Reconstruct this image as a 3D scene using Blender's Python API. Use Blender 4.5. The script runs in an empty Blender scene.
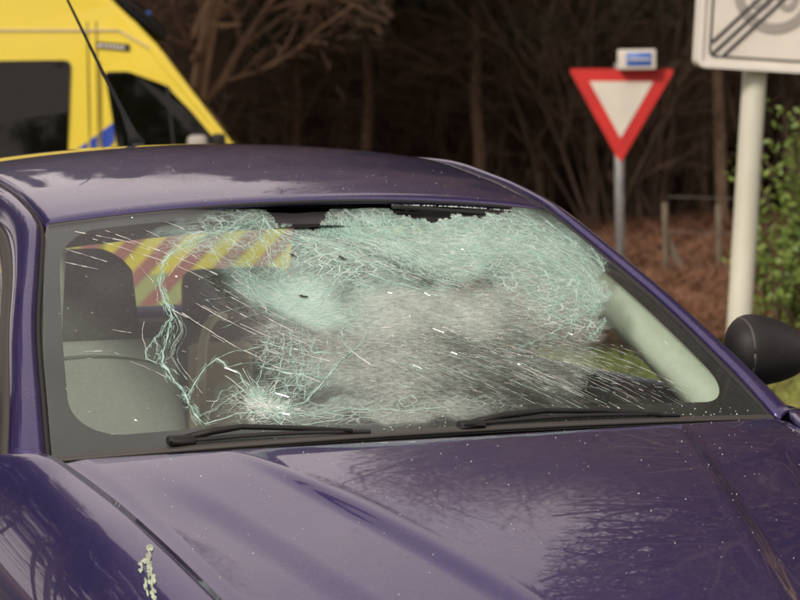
import bpy, bmesh, math, random
import numpy as np
from mathutils import Vector, Matrix
from mathutils.geometry import delaunay_2d_cdt

R = math.radians
random.seed(7)
rng = np.random.default_rng(7)
scene = bpy.context.scene
COL = scene.collection

# ------------------------------------------------------------------ camera
CAM = Vector((-1.896, -4.859, 1.592))
YAW, PITCH, ROLL = 0.3633, 0.0725, -0.0132
fwd = Vector((math.sin(YAW) * math.cos(PITCH), math.cos(YAW) * math.cos(PITCH), -math.sin(PITCH)))
rgt = Vector((math.cos(YAW), -math.sin(YAW), 0))
upv = rgt.cross(fwd)
rgt, upv = rgt * math.cos(ROLL) + upv * math.sin(ROLL), -rgt * math.sin(ROLL) + upv * math.cos(ROLL)
cd = bpy.data.cameras.new('camera')
cam = bpy.data.objects.new('camera', cd)
COL.objects.link(cam)
M3 = Matrix((rgt, upv, -fwd)).transposed()
cam.matrix_world = Matrix.Translation(CAM) @ M3.to_4x4()
cd.sensor_width = 36
cd.lens = 2961.7 / 800 * 36
cd.clip_end = 2000
cd.clip_start = 0.05
cd.dof.use_dof = True
cd.dof.focus_distance = 5.15
cd.dof.aperture_fstop = 9.0
scene.camera = cam

# ------------------------------------------------------------------ sky and sun
SUN_EL, SUN_AZ = R(32), math.atan2(-0.80, -0.60)      # azimuth: x = sin, y = cos, of the direction towards the sun
w = bpy.data.worlds.new('World')
scene.world = w
w.use_nodes = True
nt = w.node_tree
nt.nodes.clear()
sky = nt.nodes.new('ShaderNodeTexSky')
sky.sky_type = 'NISHITA'
sky.sun_disc = False
sky.sun_elevation = SUN_EL
sky.sun_rotation = SUN_AZ
sky.air_density = 1.0
sky.dust_density = 4.0
hs = nt.nodes.new('ShaderNodeHueSaturation')          # thin high cloud takes the blue out of the whole sky
hs.inputs['Saturation'].default_value = 0.28
tint = nt.nodes.new('ShaderNodeMix'); tint.data_type = 'RGBA'; tint.blend_type = 'MULTIPLY'
tint.inputs[0].default_value = 1.0
tint.inputs[7].default_value = (1.0, 0.93, 0.90, 1)
bg = nt.nodes.new('ShaderNodeBackground')
bg.inputs[1].default_value = 0.12
out = nt.nodes.new('ShaderNodeOutputWorld')
nt.links.new(sky.outputs[0], hs.inputs['Color'])
nt.links.new(hs.outputs[0], tint.inputs[6])
# a veil of thin, nearly even cloud over the whole sky
tcw = nt.nodes.new('ShaderNodeTexCoord')
cn = nt.nodes.new('ShaderNodeTexNoise'); cn.inputs['Scale'].default_value = 1.6; cn.inputs['Detail'].default_value = 5; cn.inputs['Roughness'].default_value = .5
nt.links.new(tcw.outputs['Generated'], cn.inputs['Vector'])
cmr = nt.nodes.new('ShaderNodeMapRange'); cmr.inputs['From Min'].default_value = .3; cmr.inputs['From Max'].default_value = .7
cmr.inputs['To Min'].default_value = .72; cmr.inputs['To Max'].default_value = .92
nt.links.new(cn.outputs['Fac'], cmr.inputs[0])
cloud = nt.nodes.new('ShaderNodeMix'); cloud.data_type = 'RGBA'
cloud.inputs[7].default_value = (9.7, 8.35, 7.9, 1)
nt.links.new(cmr.outputs[0], cloud.inputs[0]); nt.links.new(tint.outputs[2], cloud.inputs[6])
nt.links.new(cloud.outputs[2], bg.inputs[0])
nt.links.new(bg.outputs[0], out.inputs[0])
sl = bpy.data.lights.new('sun', 'SUN')
sl.energy = 2.1
sl.angle = R(12)
sl.color = (1.0, 0.90, 0.76)
sun = bpy.data.objects.new('sun', sl)
COL.objects.link(sun)
sdir = Vector((math.sin(SUN_AZ) * math.cos(SUN_EL), math.cos(SUN_AZ) * math.cos(SUN_EL), math.sin(SUN_EL)))
sun.rotation_euler = sdir.to_track_quat('Z', 'Y').to_euler()
sun.location = (-20, -15, 30)
vs = scene.view_settings
vs.view_transform = 'Standard'
vs.look = 'None'
vs.exposure = 0.14
vs.gamma = 1.0
vs.use_curve_mapping = False
scene.cycles.max_bounces = 10
scene.cycles.transparent_max_bounces = 24
scene.cycles.use_denoising = True

# ------------------------------------------------------------------ materials
MATS = {}
def mat(name, color=(.5, .5, .5), rough=.6, metal=0, spec=.5, coat=0, coat_rough=.03, var=0, scale=20, bump=0, bscale=60,
        color2=None, emit=None, rvar=0, stretch=None, trans=0):
    m = bpy.data.materials.new(name)
    m.use_nodes = True
    n, l = m.node_tree.nodes, m.node_tree.links
    p = n['Principled BSDF']
    p.inputs['Base Color'].default_value = (*color, 1)
    p.inputs['Roughness'].default_value = rough
    p.inputs['Metallic'].default_value = metal
    p.inputs['Specular IOR Level'].default_value = spec
    p.inputs['Coat Weight'].default_value = coat
    p.inputs['Coat Roughness'].default_value = coat_rough
    tc = n.new('ShaderNodeTexCoord')
    src = tc.outputs['Object']
    if stretch:
        mp = n.new('ShaderNodeMapping'); mp.inputs['Scale'].default_value = stretch
        l.new(src, mp.inputs[0]); src = mp.outputs[0]
    if var or color2:
        nz = n.new('ShaderNodeTexNoise'); nz.inputs['Scale'].default_value = scale; nz.inputs['Detail'].default_value = 6
        l.new(src, nz.inputs['Vector'])
        rp = n.new('ShaderNodeValToRGB')
        c2 = color2 or tuple(max(0, c * (1 - var)) for c in color)
        c1 = color if color2 else tuple(min(1, c * (1 + var)) for c in color)
        rp.color_ramp.elements[0].position = .32; rp.color_ramp.elements[1].position = .68
        rp.color_ramp.elements[0].color = (*c2, 1); rp.color_ramp.elements[1].color = (*c1, 1)
        l.new(nz.outputs['Fac'], rp.inputs[0]); l.new(rp.outputs[0], p.inputs['Base Color'])
    if rvar:
        nz = n.new('ShaderNodeTexNoise'); nz.inputs['Scale'].default_value = scale * 1.7; nz.inputs['Detail'].default_value = 5
        l.new(src, nz.inputs['Vector'])
        mr = n.new('ShaderNodeMapRange'); mr.inputs['To Min'].default_value = max(0, rough - rvar); mr.inputs['To Max'].default_value = rough + rvar
        l.new(nz.outputs['Fac'], mr.inputs[0]); l.new(mr.outputs[0], p.inputs['Roughness'])
    if bump:
        nz = n.new('ShaderNodeTexNoise'); nz.inputs['Scale'].default_value = bscale; nz.inputs['Detail'].default_value = 4
        l.new(src, nz.inputs['Vector'])
        b = n.new('ShaderNodeBump'); b.inputs['Strength'].default_value = bump; b.inputs['Distance'].default_value = .01
        l.new(nz.outputs['Fac'], b.inputs['Height']); l.new(b.outputs[0], p.inputs['Normal'])
    MATS[name] = m
    return m

def paint(name, base, metal=.55):
    m = bpy.data.materials.new(name); m.use_nodes = True
    n, l = m.node_tree.nodes, m.node_tree.links
    p = n['Principled BSDF']
    p.inputs['Metallic'].default_value = metal
    p.inputs['Roughness'].default_value = .42
    p.inputs['Coat Weight'].default_value = 1.0
    p.inputs['Coat IOR'].default_value = 1.49
    tc = n.new('ShaderNodeTexCoord')
    # dust film and water marks: patches on the paint itself
    nz = n.new('ShaderNodeTexNoise'); nz.inputs['Scale'].default_value = 5.0; nz.inputs['Detail'].default_value = 8; nz.inputs['Roughness'].default_value = .65
    l.new(tc.outputs['Object'], nz.inputs['Vector'])
    fine = n.new('ShaderNodeTexNoise'); fine.inputs['Scale'].default_value = 170; fine.inputs['Detail'].default_value = 3
    l.new(tc.outputs['Object'], fine.inputs['Vector'])
    mul = n.new('ShaderNodeMath'); mul.operation = 'MULTIPLY'
    l.new(nz.outputs['Fac'], mul.inputs[0]); l.new(fine.outputs['Fac'], mul.inputs[1])
    mr = n.new('ShaderNodeMapRange'); mr.inputs['From Min'].default_value = .22; mr.inputs['From Max'].default_value = .42
    mr.inputs['To Min'].default_value = 0.02; mr.inputs['To Max'].default_value = .17
    l.new(mul.outputs[0], mr.inputs[0])
    mx = n.new('ShaderNodeMix'); mx.data_type = 'RGBA'
    mx.inputs[6].default_value = (*base, 1); mx.inputs[7].default_value = (.23, .19, .17, 1)
    l.new(mr.outputs[0], mx.inputs[0]); l.new(mx.outputs[2], p.inputs['Base Color'])
    mr2 = n.new('ShaderNodeMapRange'); mr2.inputs['To Min'].default_value = .005; mr2.inputs['To Max'].default_value = .05
    l.new(mul.outputs[0], mr2.inputs[0]); l.new(mr2.outputs[0], p.inputs['Coat Roughness'])
    MATS[name] = m
    return m

def fresnel(n, l, ior):
    """same reflectance from both faces of a thin pane"""
    ge = n.new('ShaderNodeNewGeometry'); mr = n.new('ShaderNodeMapRange')
    mr.inputs['To Min'].default_value = ior; mr.inputs['To Max'].default_value = 1 / ior
    l.new(ge.outputs['Backfacing'], mr.inputs[0])
    fr = n.new('ShaderNodeFresnel'); l.new(mr.outputs[0], fr.inputs[0])
    return fr
def glass(name, tintc=(.86, .93, .90), dirt=.05, dirtc=(.35, .38, .36), boost=1.0, rough=.0, dscale=9):
    m = bpy.data.materials.new(name); m.use_nodes = True
    n, l = m.node_tree.nodes, m.node_tree.links
    n.clear()
    o = n.new('ShaderNodeOutputMaterial')
    tr = n.new('ShaderNodeBsdfTransparent'); tr.inputs[0].default_value = (*tintc, 1)
    gl = n.new('ShaderNodeBsdfGlossy'); gl.inputs['Roughness'].default_value = rough
    fr = fresnel(n, l, 1.55)
    mb = n.new('ShaderNodeMath'); mb.operation = 'MULTIPLY'; mb.inputs[1].default_value = boost; mb.use_clamp = True
    l.new(fr.outputs[0], mb.inputs[0])
    m1 = n.new('ShaderNodeMixShader')
    l.new(mb.outputs[0], m1.inputs[0]); l.new(tr.outputs[0], m1.inputs[1]); l.new(gl.outputs[0], m1.inputs[2])
    df = n.new('ShaderNodeBsdfDiffuse'); df.inputs[0].default_value = (*dirtc, 1)
    tc = n.new('ShaderNodeTexCoord')
    nz = n.new('ShaderNodeTexNoise'); nz.inputs['Scale'].default_value = dscale; nz.inputs['Detail'].default_value = 8
    l.new(tc.outputs['Object'], nz.inputs['Vector'])
    mr = n.new('ShaderNodeMapRange'); mr.inputs['From Min'].default_value = .3; mr.inputs['From Max'].default_value = .75
    mr.inputs['To Min'].default_value = dirt * .5; mr.inputs['To Max'].default_value = dirt * 1.6
    l.new(nz.outputs['Fac'], mr.inputs[0])
    m2 = n.new('ShaderNodeMixShader')
    l.new(mr.outputs[0], m2.inputs[0]); l.new(m1.outputs[0], m2.inputs[1]); l.new(df.outputs[0], m2.inputs[2])
    l.new(m2.outputs[0], o.inputs[0])
    MATS[name] = m
    return m

paint('car_paint', (.026, .018, .112))
glass('clear_glass')
glass('dark_glass', (.05, .055, .055), .008, boost=.7)
mat('black_plastic', (.010, .010, .0105), .55, spec=.35, bump=.12, bscale=500, rvar=.08)
mat('grey_plastic', (.045, .041, .038), .55, bump=.1, bscale=400)
mat('rubber', (.012, .012, .013), .7, rvar=.1)
mat('frit', (.022, .022, .023), .35, rvar=.1)
mat('headliner', (.20, .195, .18), .95)
mat('pillar_trim', (.72, .72, .62), .8, var=.06, scale=30)
mat('seat_dark', (.095, .10, .092), .95, var=.25, scale=90, bump=.25, bscale=600)
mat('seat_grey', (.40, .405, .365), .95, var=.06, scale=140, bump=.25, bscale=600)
mat('seam', (.45, .46, .42), .9)
mat('tan_trim', (.55, .47, .31), .8, var=.1)
mat('belt', (.78, .70, .48), .8, bump=.2, bscale=300)
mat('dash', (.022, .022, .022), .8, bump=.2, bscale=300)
mat('tyre', (.02, .02, .02), .85, bump=.3, bscale=120)
mat('alloy', (.45, .45, .46), .35, metal=.9, rvar=.1)
mat('chrome', (.7, .7, .7), .15, metal=1)
mat('lamp_clear', (.6, .62, .64), .1, metal=.4, coat=1)
mat('lamp_red', (.35, .01, .01), .2, coat=1)
mat('scuff', (.33, .39, .29), .7, var=.35, scale=60)
mat('van_yellow', (.82, .645, .05), .38, coat=.5, var=.05, scale=2)
mat('stripe_blue', (.012, .06, .42), .4, coat=.4)
mat('stripe_red', (.42, .14, .13), .45, coat=.3, var=.1, scale=3)
mat('stripe_lime', (.44, .46, .18), .45, coat=.3, var=.08, scale=3)
mat('white_paint', (.74, .72, .67), .5, var=.05, scale=6)
mat('sign_white', (.72, .69, .62), .45, var=.07, scale=5, rvar=.1)
mat('sign_red', (.62, .022, .02), .45, var=.12, scale=6)
mat('sign_blue', (.03, .14, .55), .45)
mat('sign_black', (.02, .02, .022), .5)
mat('sign_grey', (.36, .34, .31), .5, var=.06, scale=8)
mat('galvanised', (.36, .37, .38), .5, metal=.6, var=.2, scale=30)
mat('pole_paint', (.70, .69, .61), .5, color2=(.52, .53, .44), scale=4, stretch=(1, 1, .35))
mat('old_wood', (.20, .165, .12), .9, color2=(.10, .085, .06), scale=12, stretch=(3, 3, .5), bump=.4, bscale=40)
mat('wire', (.22, .21, .19), .6, metal=.5)
mat('bark', (.24, .16, .10), .95, color2=(.09, .06, .038), scale=7, stretch=(3, 3, .6), bump=.8, bscale=25)
mat('bark_pale', (.42, .28, .16), .95, color2=(.22, .14, .08), scale=6, stretch=(3, 3, .6), bump=.6, bscale=25)
mat('twig', (.105, .070, .046), .95, var=.35, scale=3)
mat('twig_lit', (.19, .12, .075), .95, var=.35, scale=3)  # lighter copy of twig, sunlit tone of bare branches put into the colour
mat('needles', (.030, .050, .018), .8, color2=(.016, .030, .012), scale=.8)
mat('leaf_green', (.25, .34, .07), .5, color2=(.10, .17, .035), scale=6)
mat('grass', (.24, .29, .06), .8, color2=(.33, .30, .10), scale=.8)
mat('bracken', (.25, .125, .068), .95, color2=(.15, .072, .04), scale=1.2)
mat('ground_mix', (.18, .095, .055), .98, color2=(.10, .06, .037), scale=1.3, bump=.6, bscale=6)
mat('verge', (.10, .13, .035), .98, color2=(.14, .10, .05), scale=2, bump=.6, bscale=8)
mat('asphalt', (.055, .054, .053), .9, var=.25, scale=60, bump=.5, bscale=180)
mat('kerb_stone', (.30, .29, .27), .9, var=.2, scale=20, bump=.3)
mat('line_paint', (.62, .61, .58), .75, var=.15, scale=14)
mat('shard', (.75, .86, .81), .15, spec=.8)

# ------------------------------------------------------------------ helpers
def link(name, me, m=None, parent=None, smooth=True):
    if m is not None:
        me.materials.append(MATS[m] if isinstance(m, str) else m)
    if smooth:
        me.polygons.foreach_set('use_smooth', [True] * len(me.polygons))
    o = bpy.data.objects.new(name, me)
    COL.objects.link(o)
    if parent is not None:
        o.parent = parent
    return o
def mesh(name, V, F, m=None, parent=None, smooth=True):
    me = bpy.data.meshes.new(name)
    me.from_pydata([tuple(map(float, v)) for v in V], [], [tuple(map(int, f)) for f in F])
    me.update()
    return link(name, me, m, parent, smooth)
def fast_mesh(name, V, F, m=None, parent=None, smooth=False):
    """V (n,3), F (k,4) or (k,3) arrays"""
    V = np.asarray(V, np.float32); F = np.asarray(F, np.int32)
    me = bpy.data.meshes.new(name)
    me.vertices.add(len(V)); me.vertices.foreach_set('co', V.ravel())
    k, c = F.shape
    me.loops.add(k * c); me.loops.foreach_set('vertex_index', F.ravel())
    me.polygons.add(k)
    me.polygons.foreach_set('loop_start', np.arange(0, k * c, c, dtype=np.int32))
    me.polygons.foreach_set('loop_total', np.full(k, c, np.int32))
    me.update(calc_edges=True); me.validate()
    return link(name, me, m, parent, smooth)
def thing(name, label, cat, loc=(0, 0, 0), rz=0, group=None, scale=None):
    o = bpy.data.objects.new(name, None)
    COL.objects.link(o)
    o.location = loc; o.rotation_euler = (0, 0, rz)
    if scale: o.scale = (scale,) * 3
    o['label'] = label; o['category'] = cat
    if group: o['group'] = group
    return o
def tag(o, label=None, cat=None, group=None, kind=None):
    if label: o['label'] = label
    if cat: o['category'] = cat
    if group: o['group'] = group
    if kind: o['kind'] = kind
    return o
def dup(root, loc, rz=0, scale=None, label=None):
    r = root.copy(); COL.objects.link(r)
    r.location = loc; r.rotation_euler = (0, 0, rz)
    if scale: r.scale = (scale,) * 3
    if label: r['label'] = label
    for ch in root.children:
        c = ch.copy(); COL.objects.link(c); c.parent = r
    return r
def gridfaces(nu, nv, flip=False, closed_u=False):
    F = []
    for j in range(nv - 1):
        for i in range(nu - (0 if closed_u else 1)):
            a, b = j * nu + i, j * nu + (i + 1) % nu
            c, d = b + nu, a + nu
            F.append((a, d, c, b) if flip else (a, b, c, d))
    return F
def grid(name, fn, nu, nv, m, parent, us=(-1, 1), vv=(0, 1), flip=False, thick=0, smooth=True):
    V = [fn(us[0] + (us[1] - us[0]) * i / (nu - 1), vv[0] + (vv[1] - vv[0]) * j / (nv - 1)) for j in range(nv) for i in range(nu)]
    o = mesh(name, V, gridfaces(nu, nv, flip), m, parent, smooth)
    if thick:
        s = o.modifiers.new('s', 'SOLIDIFY'); s.thickness = thick; s.offset = -1
    return o
def orient(o, d_):
    """turn the faces of a skin to the side it is seen from"""
    me = o.data; n_ = np.empty(len(me.polygons) * 3, np.float32); me.polygons.foreach_get('normal', n_)
    ar = np.empty(len(me.polygons), np.float32); me.polygons.foreach_get('area', ar)
    if ((n_.reshape(-1, 3) @ np.array(d_, np.float32)) * ar).sum() < 0:
        print('FLIPPED', o.name); me.flip_normals()
    return o
def spl(knots, t):
    """Catmull-Rom through knots [(t, a, b..)], returns tuple"""
    ts = [k[0] for k in knots]
    if t <= ts[0]: return np.array(knots[0][1:], float)
    if t >= ts[-1]: return np.array(knots[-1][1:], float)
    i = max(j for j in range(len(ts)) if ts[j] <= t)
    i = min(i, len(ts) - 2)
    k = [np.array(knots[min(max(j, 0), len(ts) - 1)][1:], float) for j in (i - 1, i, i + 1, i + 2)]
    tt = [ts[min(max(j, 0), len(ts) - 1)] for j in (i - 1, i, i + 1, i + 2)]
    u = (t - ts[i]) / (ts[i + 1] - ts[i]); h = ts[i + 1] - ts[i]
    m1 = (k[2] - k[0]) / max(1e-6, tt[2] - tt[0]) * h
    m2 = (k[3] - k[1]) / max(1e-6, tt[3] - tt[1]) * h
    return (2*u**3 - 3*u**2 + 1) * k[1] + (u**3 - 2*u**2 + u) * m1 + (-2*u**3 + 3*u**2) * k[2] + (u**3 - u**2) * m2
def sst(a, b, x):
    t = min(1, max(0, (x - a) / (b - a))); return t * t * (3 - 2 * t)
def lerp(a, b, t): return a + (b - a) * t
def tube(path, rad, sides=8, cap=True):
    """path list of 3d points, rad scalar or list -> V, F"""
    P = [Vector(p) for p in path]; n = len(P)
    rs = rad if hasattr(rad, '__len__') else [rad] * n
    V, F = [], []
    ref = None
    for i in range(n):
        d = (P[min(i + 1, n - 1)] - P[max(i - 1, 0)]).normalized()
        if ref is None:
            ref = Vector((0, 0, 1)) if abs(d.z) < .9 else Vector((1, 0, 0))
        a = d.cross(ref).normalized(); b = a.cross(d).normalized(); ref = b
        for k in range(sides):
            an = 2 * math.pi * k / sides
            V.append(P[i] + (a * math.cos(an) + b * math.sin(an)) * rs[i])
    for i in range(n - 1):
        for k in range(sides):
            p, q = i * sides + k, i * sides + (k + 1) % sides
            F.append((p, q, q + sides, p + sides))
    if cap:
        F.append(tuple(range(sides))[::-1]); F.append(tuple(range((n - 1) * sides, n * sides)))
    return V, F
def tubeobj(name, path, rad, m, parent=None, sides=8):
    V, F = tube(path, rad, sides)
    return mesh(name, V, F, m, parent)
def rbox(name, size, m, parent=None, loc=(0, 0, 0), bev=.02, seg=3, rot=None, fn=None):
    bm = bmesh.new()
    bmesh.ops.create_cube(bm, size=1)
    bmesh.ops.scale(bm, vec=size, verts=bm.verts)
    if bev: bmesh.ops.bevel(bm, geom=bm.edges[:], offset=bev, segments=seg, profile=.6, affect='EDGES')
    if fn:
        for v in bm.verts: v.co = Vector(fn(*v.co))
    if rot: bmesh.ops.rotate(bm, matrix=Matrix.Rotation(rot[0], 3, rot[1]), verts=bm.verts)
    bmesh.ops.translate(bm, vec=loc, verts=bm.verts)
    me = bpy.data.meshes.new(name); bm.to_mesh(me); bm.free()
    return link(name, me, m, parent)
def prism(name, pts, y0, y1, m, parent=None, bev=0, smooth=False, fn=None):
    """polygon pts (x,z) extruded along y"""
    bm = bmesh.new()
    a = [bm.verts.new((x, y0, z)) for x, z in pts]
    b = [bm.verts.new((x, y1, z)) for x, z in pts]
    n = len(pts)
    bm.faces.new(a); bm.faces.new(b[::-1])
    for i in range(n): bm.faces.new((a[i], b[i], b[(i + 1) % n], a[(i + 1) % n]))
    bmesh.ops.recalc_face_normals(bm, faces=bm.faces)
    if bev: bmesh.ops.bevel(bm, geom=bm.edges[:], offset=bev, segments=2, profile=.6, affect='EDGES', clamp_overlap=True)
    if fn:
        for v in bm.verts: v.co = Vector(fn(*v.co))
    me = bpy.data.meshes.new(name); bm.to_mesh(me); bm.free()
    return link(name, me, m, parent, smooth)

# ------------------------------------------------------------------ ground, road, verge
def zground(x, y):
    return .10 * sst(5, 12, y)                          # the land rises a little towards the wood
xs = np.concatenate([np.linspace(-220, -14, 30), np.linspace(-13, 30, 120), np.linspace(31, 260, 34)])
ys = np.concatenate([np.linspace(-200, -8, 26), np.linspace(-7, 48, 140), np.linspace(49, 320, 34)])
def gz(x, y):
    far = sst(14, 24, y)
    return zground(x, y) - .02 + far * (.05 * math.sin(x * .9 + y * .4) * math.cos(y * .7 - x * .3))
V = [(x, y, gz(x, y)) for y in ys for x in xs]
tag(mesh('ground', V, gridfaces(len(xs), len(ys)), 'ground_mix'), kind='structure')
RDX, RDY = rgt.x, rgt.y                                 # the road behind the car runs across the view
rv = Vector((math.cos(YAW), -math.sin(YAW), 0)); fv = Vector((math.sin(YAW), math.cos(YAW), 0))
def sheet(name, a0, a1, d0, d1, dz, m, na=60, nd=24):
    V = []
    for j in range(nd):
        for i in range(na):
            p = Vector((CAM.x, CAM.y, 0)) + rv * lerp(a0, a1, i / (na - 1)) + fv * lerp(d0, d1, j / (nd - 1))
            V.append((p.x, p.y, zground(p.x, p.y) + dz))
    return mesh(name, V, gridfaces(na, nd), m)
tag(sheet('road', -70, 70, -12, 10.2, .004, 'asphalt'), kind='structure')
tag(sheet('verge', -70, 70, 10.35, 15.6, .02, 'verge', 90, 40), kind='structure')
kerb = sheet('kerb', -70, 70, 10.2, 10.35, .115, 'kerb_stone', 60, 2)
s = kerb.modifiers.new('s', 'SOLIDIFY'); s.thickness = .2; s.offset = -1
tag(kerb, kind='structure')
tag(sheet('service_road', -70, .6, 13.4, 20.5, .035, 'asphalt', 50, 30), kind='structure')

# ================================================================== THE CAR
car = thing('damaged_car', 'dark purple hatchback with its windscreen shattered and caved in', 'car')

# ---- windscreen surface
def W0(s, t):
    xe = lerp(.681, .519, t) + .010 * 4 * t * (1 - t)
    ye = lerp(0, .656, t); ze = lerp(.972, 1.334, t) + .010 * 4 * t * (1 - t)
    c = 1 - s * s
    return np.array([s * xe, ye - c * lerp(.15, .075, t), ze + c * lerp(.030, .035, t)])
NW = np.array([0, -.485, .875])
# depth of the dents, in (s, t): centre, radii, depth, rotation
DENTS = [(-.22, .66, .22, .26, .050, .3), (-.05, .93, .26, .10, .030, 0), (.36, .90, .34, .16, .030, 0), (.28, .50, .5, .30, .014, 0), (-.42, .18, .14, .16, .012, 0)]
def dent(s, t):
    d = 0
    for cs, ct, rs, rt, h, rot in DENTS:
        a, b = (s - cs), (t - ct)
        a, b = a * math.cos(rot) + b * math.sin(rot), -a * math.sin(rot) + b * math.cos(rot)
        q = (a / rs) ** 2 + (b / rt) ** 2
        d += h * math.exp(-q * 1.3)
    edge = sst(0, .10, 1 - abs(s)) * sst(0, .10, t)
    wav = .004 * math.sin(s * 17 + 3 * t) * math.sin(t * 13 - s * 5) + .0025 * math.sin(s * 41 - t * 17) * math.sin(t * 37 + s * 11)
    dm = dmg(s, t)
    return (d + wav * dm) * edge
def ell(s, t, cs, ct, rs, rt, rot=0):
    a, b = (s - cs), (t - ct)
    a, b = a * math.cos(rot) + b * math.sin(rot), -a * math.sin(rot) + b * math.cos(rot)
    return (a / rs) ** 2 + (b / rt) ** 2
def soft(s, t, e, lo=.5, hi=1.2):
    return 1 - sst(lo, hi, math.sqrt(ell(s, t, *e)))
def seglen(s, t, a, b):
    dx, dy = b[0] - a[0], b[1] - a[1]
    k = min(1, max(0, ((s - a[0]) * dx + (t - a[1]) * dy) / (dx * dx + dy * dy)))
    return math.hypot(s - a[0] - k * dx, t - a[1] - k * dy)
def gap(s, t):
    """torn openings beside the ridge that runs down from the header"""
    return 1 - .75 * (1 - sst(.015, .06, seglen(s, t, (.02, .88), (.20, .62)))) - .45 * (1 - sst(.0, .035, seglen(s, t, (.30, .59), (.42, .60)))) 
def rlim(s, t):
    """the break stops short of the right-hand edge low on the pane"""
    m_ = .835 + (t - .56) * .9 + .020 * math.sin(t * 38) + .013 * math.sin(t * 97 + 1) + .008 * math.sin(t * 203)
    return 1 - sst(m_ - .03, m_ + .03, s)
def warp(s, t):
    return (s + .030 * math.sin(13 * t + 5 * s) + .022 * math.sin(31 * t - 17 * s + 1) + .010 * math.sin(67 * t + 23 * s),
            t + .028 * math.sin(11 * s + 4 * t + 2) + .020 * math.sin(27 * s - 13 * t) + .009 * math.sin(61 * s + 19 * t))
def CRUSH(s, t):
    s0_, t0_ = s, t; s, t = warp(s, t)
    v = max(.93 * soft(s, t, (-.22, .62, .23, .19, -.5), .30, 1.3), .66 * soft(s, t, (.42, .82, .68, .24, .0), .4, 1.25), .66 * soft(s, t, (.14, .48, .48, .18, .10), .35, 1.35),
            .48 * soft(s, t, (-.10, .25, .27, .17, 0), .35, 1.35), .52 * soft(s, t, (.64, .58, .30, .24, 0), .4, 1.3), .42 * soft(s, t, (-.15, .085, .38, .05, 0)), .75 * soft(s, t, (-.457, .137, .07, .07, 0), .2, 1.2),
            .30 * soft(s, t, (-.38, .90, .26, .07, .3)), .88 * soft(s, t, (.50, .76, .20, .12, .5), .2, 1.4), .24 * soft(s, t, (.34, .32, .52, .28, 0), .3, 1.3))
    return v * max(.1, gap(s0_, t0_)) * sst(0, .04, t0_) * rlim(s0_, t0_)
def TEAL(s, t):
    return max(.18, sst(.53, .63, t), soft(s, t, (-.22, .60, .25, .2, -.5)) * .95, soft(s, t, (-.457, .137, .3, .2, 0)) * .8, soft(s, t, (.68, .52, .2, .25, 0)) * .8)
def NET(s, t):
    v = max(.55 * soft(s, t, (-.20, .66, .27, .25, -.5)), .70 * soft(s, t, (.42, .84, .62, .22, .0)), .10 * soft(s, t, (.20, .46, .46, .20, 0)),
            .50 * soft(s, t, (.66, .54, .24, .26, 0)), .38 * soft(s, t, (-.15, .085, .40, .06, 0)), .55 * soft(s, t, (-.457, .137, .12, .10, 0)),
            .42 * soft(s, t, (-.38, .89, .28, .10, .3)), .20 * soft(s, t, (-.33, .34, .15, .18, 0)), .45 * soft(s, t, (.02, .78, .2, .2, 0)), .03)
    return v * max(.3, gap(s, t)) * rlim(s, t)
def WEB(s, t):
    v = max(.35 * soft(s, t, (-.20, .66, .30, .28, -.5), .3, 1.3), .85 * soft(s, t, (.42, .82, .66, .26, .0), .5, 1.2), .26 * soft(s, t, (.16, .46, .50, .22, .1), .3, 1.3),
            .75 * soft(s, t, (.64, .56, .30, .28, 0), .5, 1.2), .45 * soft(s, t, (-.15, .085, .40, .06, 0)), .7 * soft(s, t, (-.457, .137, .14, .12, 0), .1, 1.2),
            .6 * soft(s, t, (-.36, .89, .30, .10, .3)), .5 * soft(s, t, (-.31, .33, .15, .19, 0)), .8 * soft(s, t, (.02, .80, .24, .2, 0)))
    return v * (.45 + .55 * max(0, gap(s, t))) * rlim(s, t)
def SPECK(s, t):
    return max(.75 * soft(s, t, (.22, .40, .48, .26, 0)), .35 * soft(s, t, (.2, .12, .8, .16, 0)), .25 * soft(s, t, (0, .7, .8, .3, 0)))
def torn(s, t):
    """True where the pane has come away below the header"""
    rag = .008 * math.sin(s * 37) + .006 * math.sin(s * 91 + 1) + .004 * math.sin(s * 211)
    if -.19 < s < .06: return t > .945 + rag + .05 * sst(.0, .06, s) + .05 * (1 - sst(-.19, -.15, s))
    if .30 < s < .84: return t > .955 + rag + .04 * (1 - sst(.30, .36, s)) + .04 * sst(.74, .84, s)
    return False
dmg = lambda s, t: min(1, CRUSH(s, t) * 1.2)
GS_, GT_ = 241, 141
DG = np.array([[dent(-1 + 2 * i / (GS_ - 1), j / (GT_ - 1)) for i in range(GS_)] for j in range(GT_)])
def W(s, t, off=0.0):
    a = min(max((s + 1) / 2, 0), 1) * (GS_ - 1); b = min(max(t, 0), 1) * (GT_ - 1)
    i, j = min(int(a), GS_ - 2), min(int(b), GT_ - 2); fa, fb = a - i, b - j
    d = (DG[j, i] * (1 - fa) + DG[j, i + 1] * fa) * (1 - fb) + (DG[j + 1, i] * (1 - fa) + DG[j + 1, i + 1] * fa) * fb
    return W0(s, t) + NW * (off - d)
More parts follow.
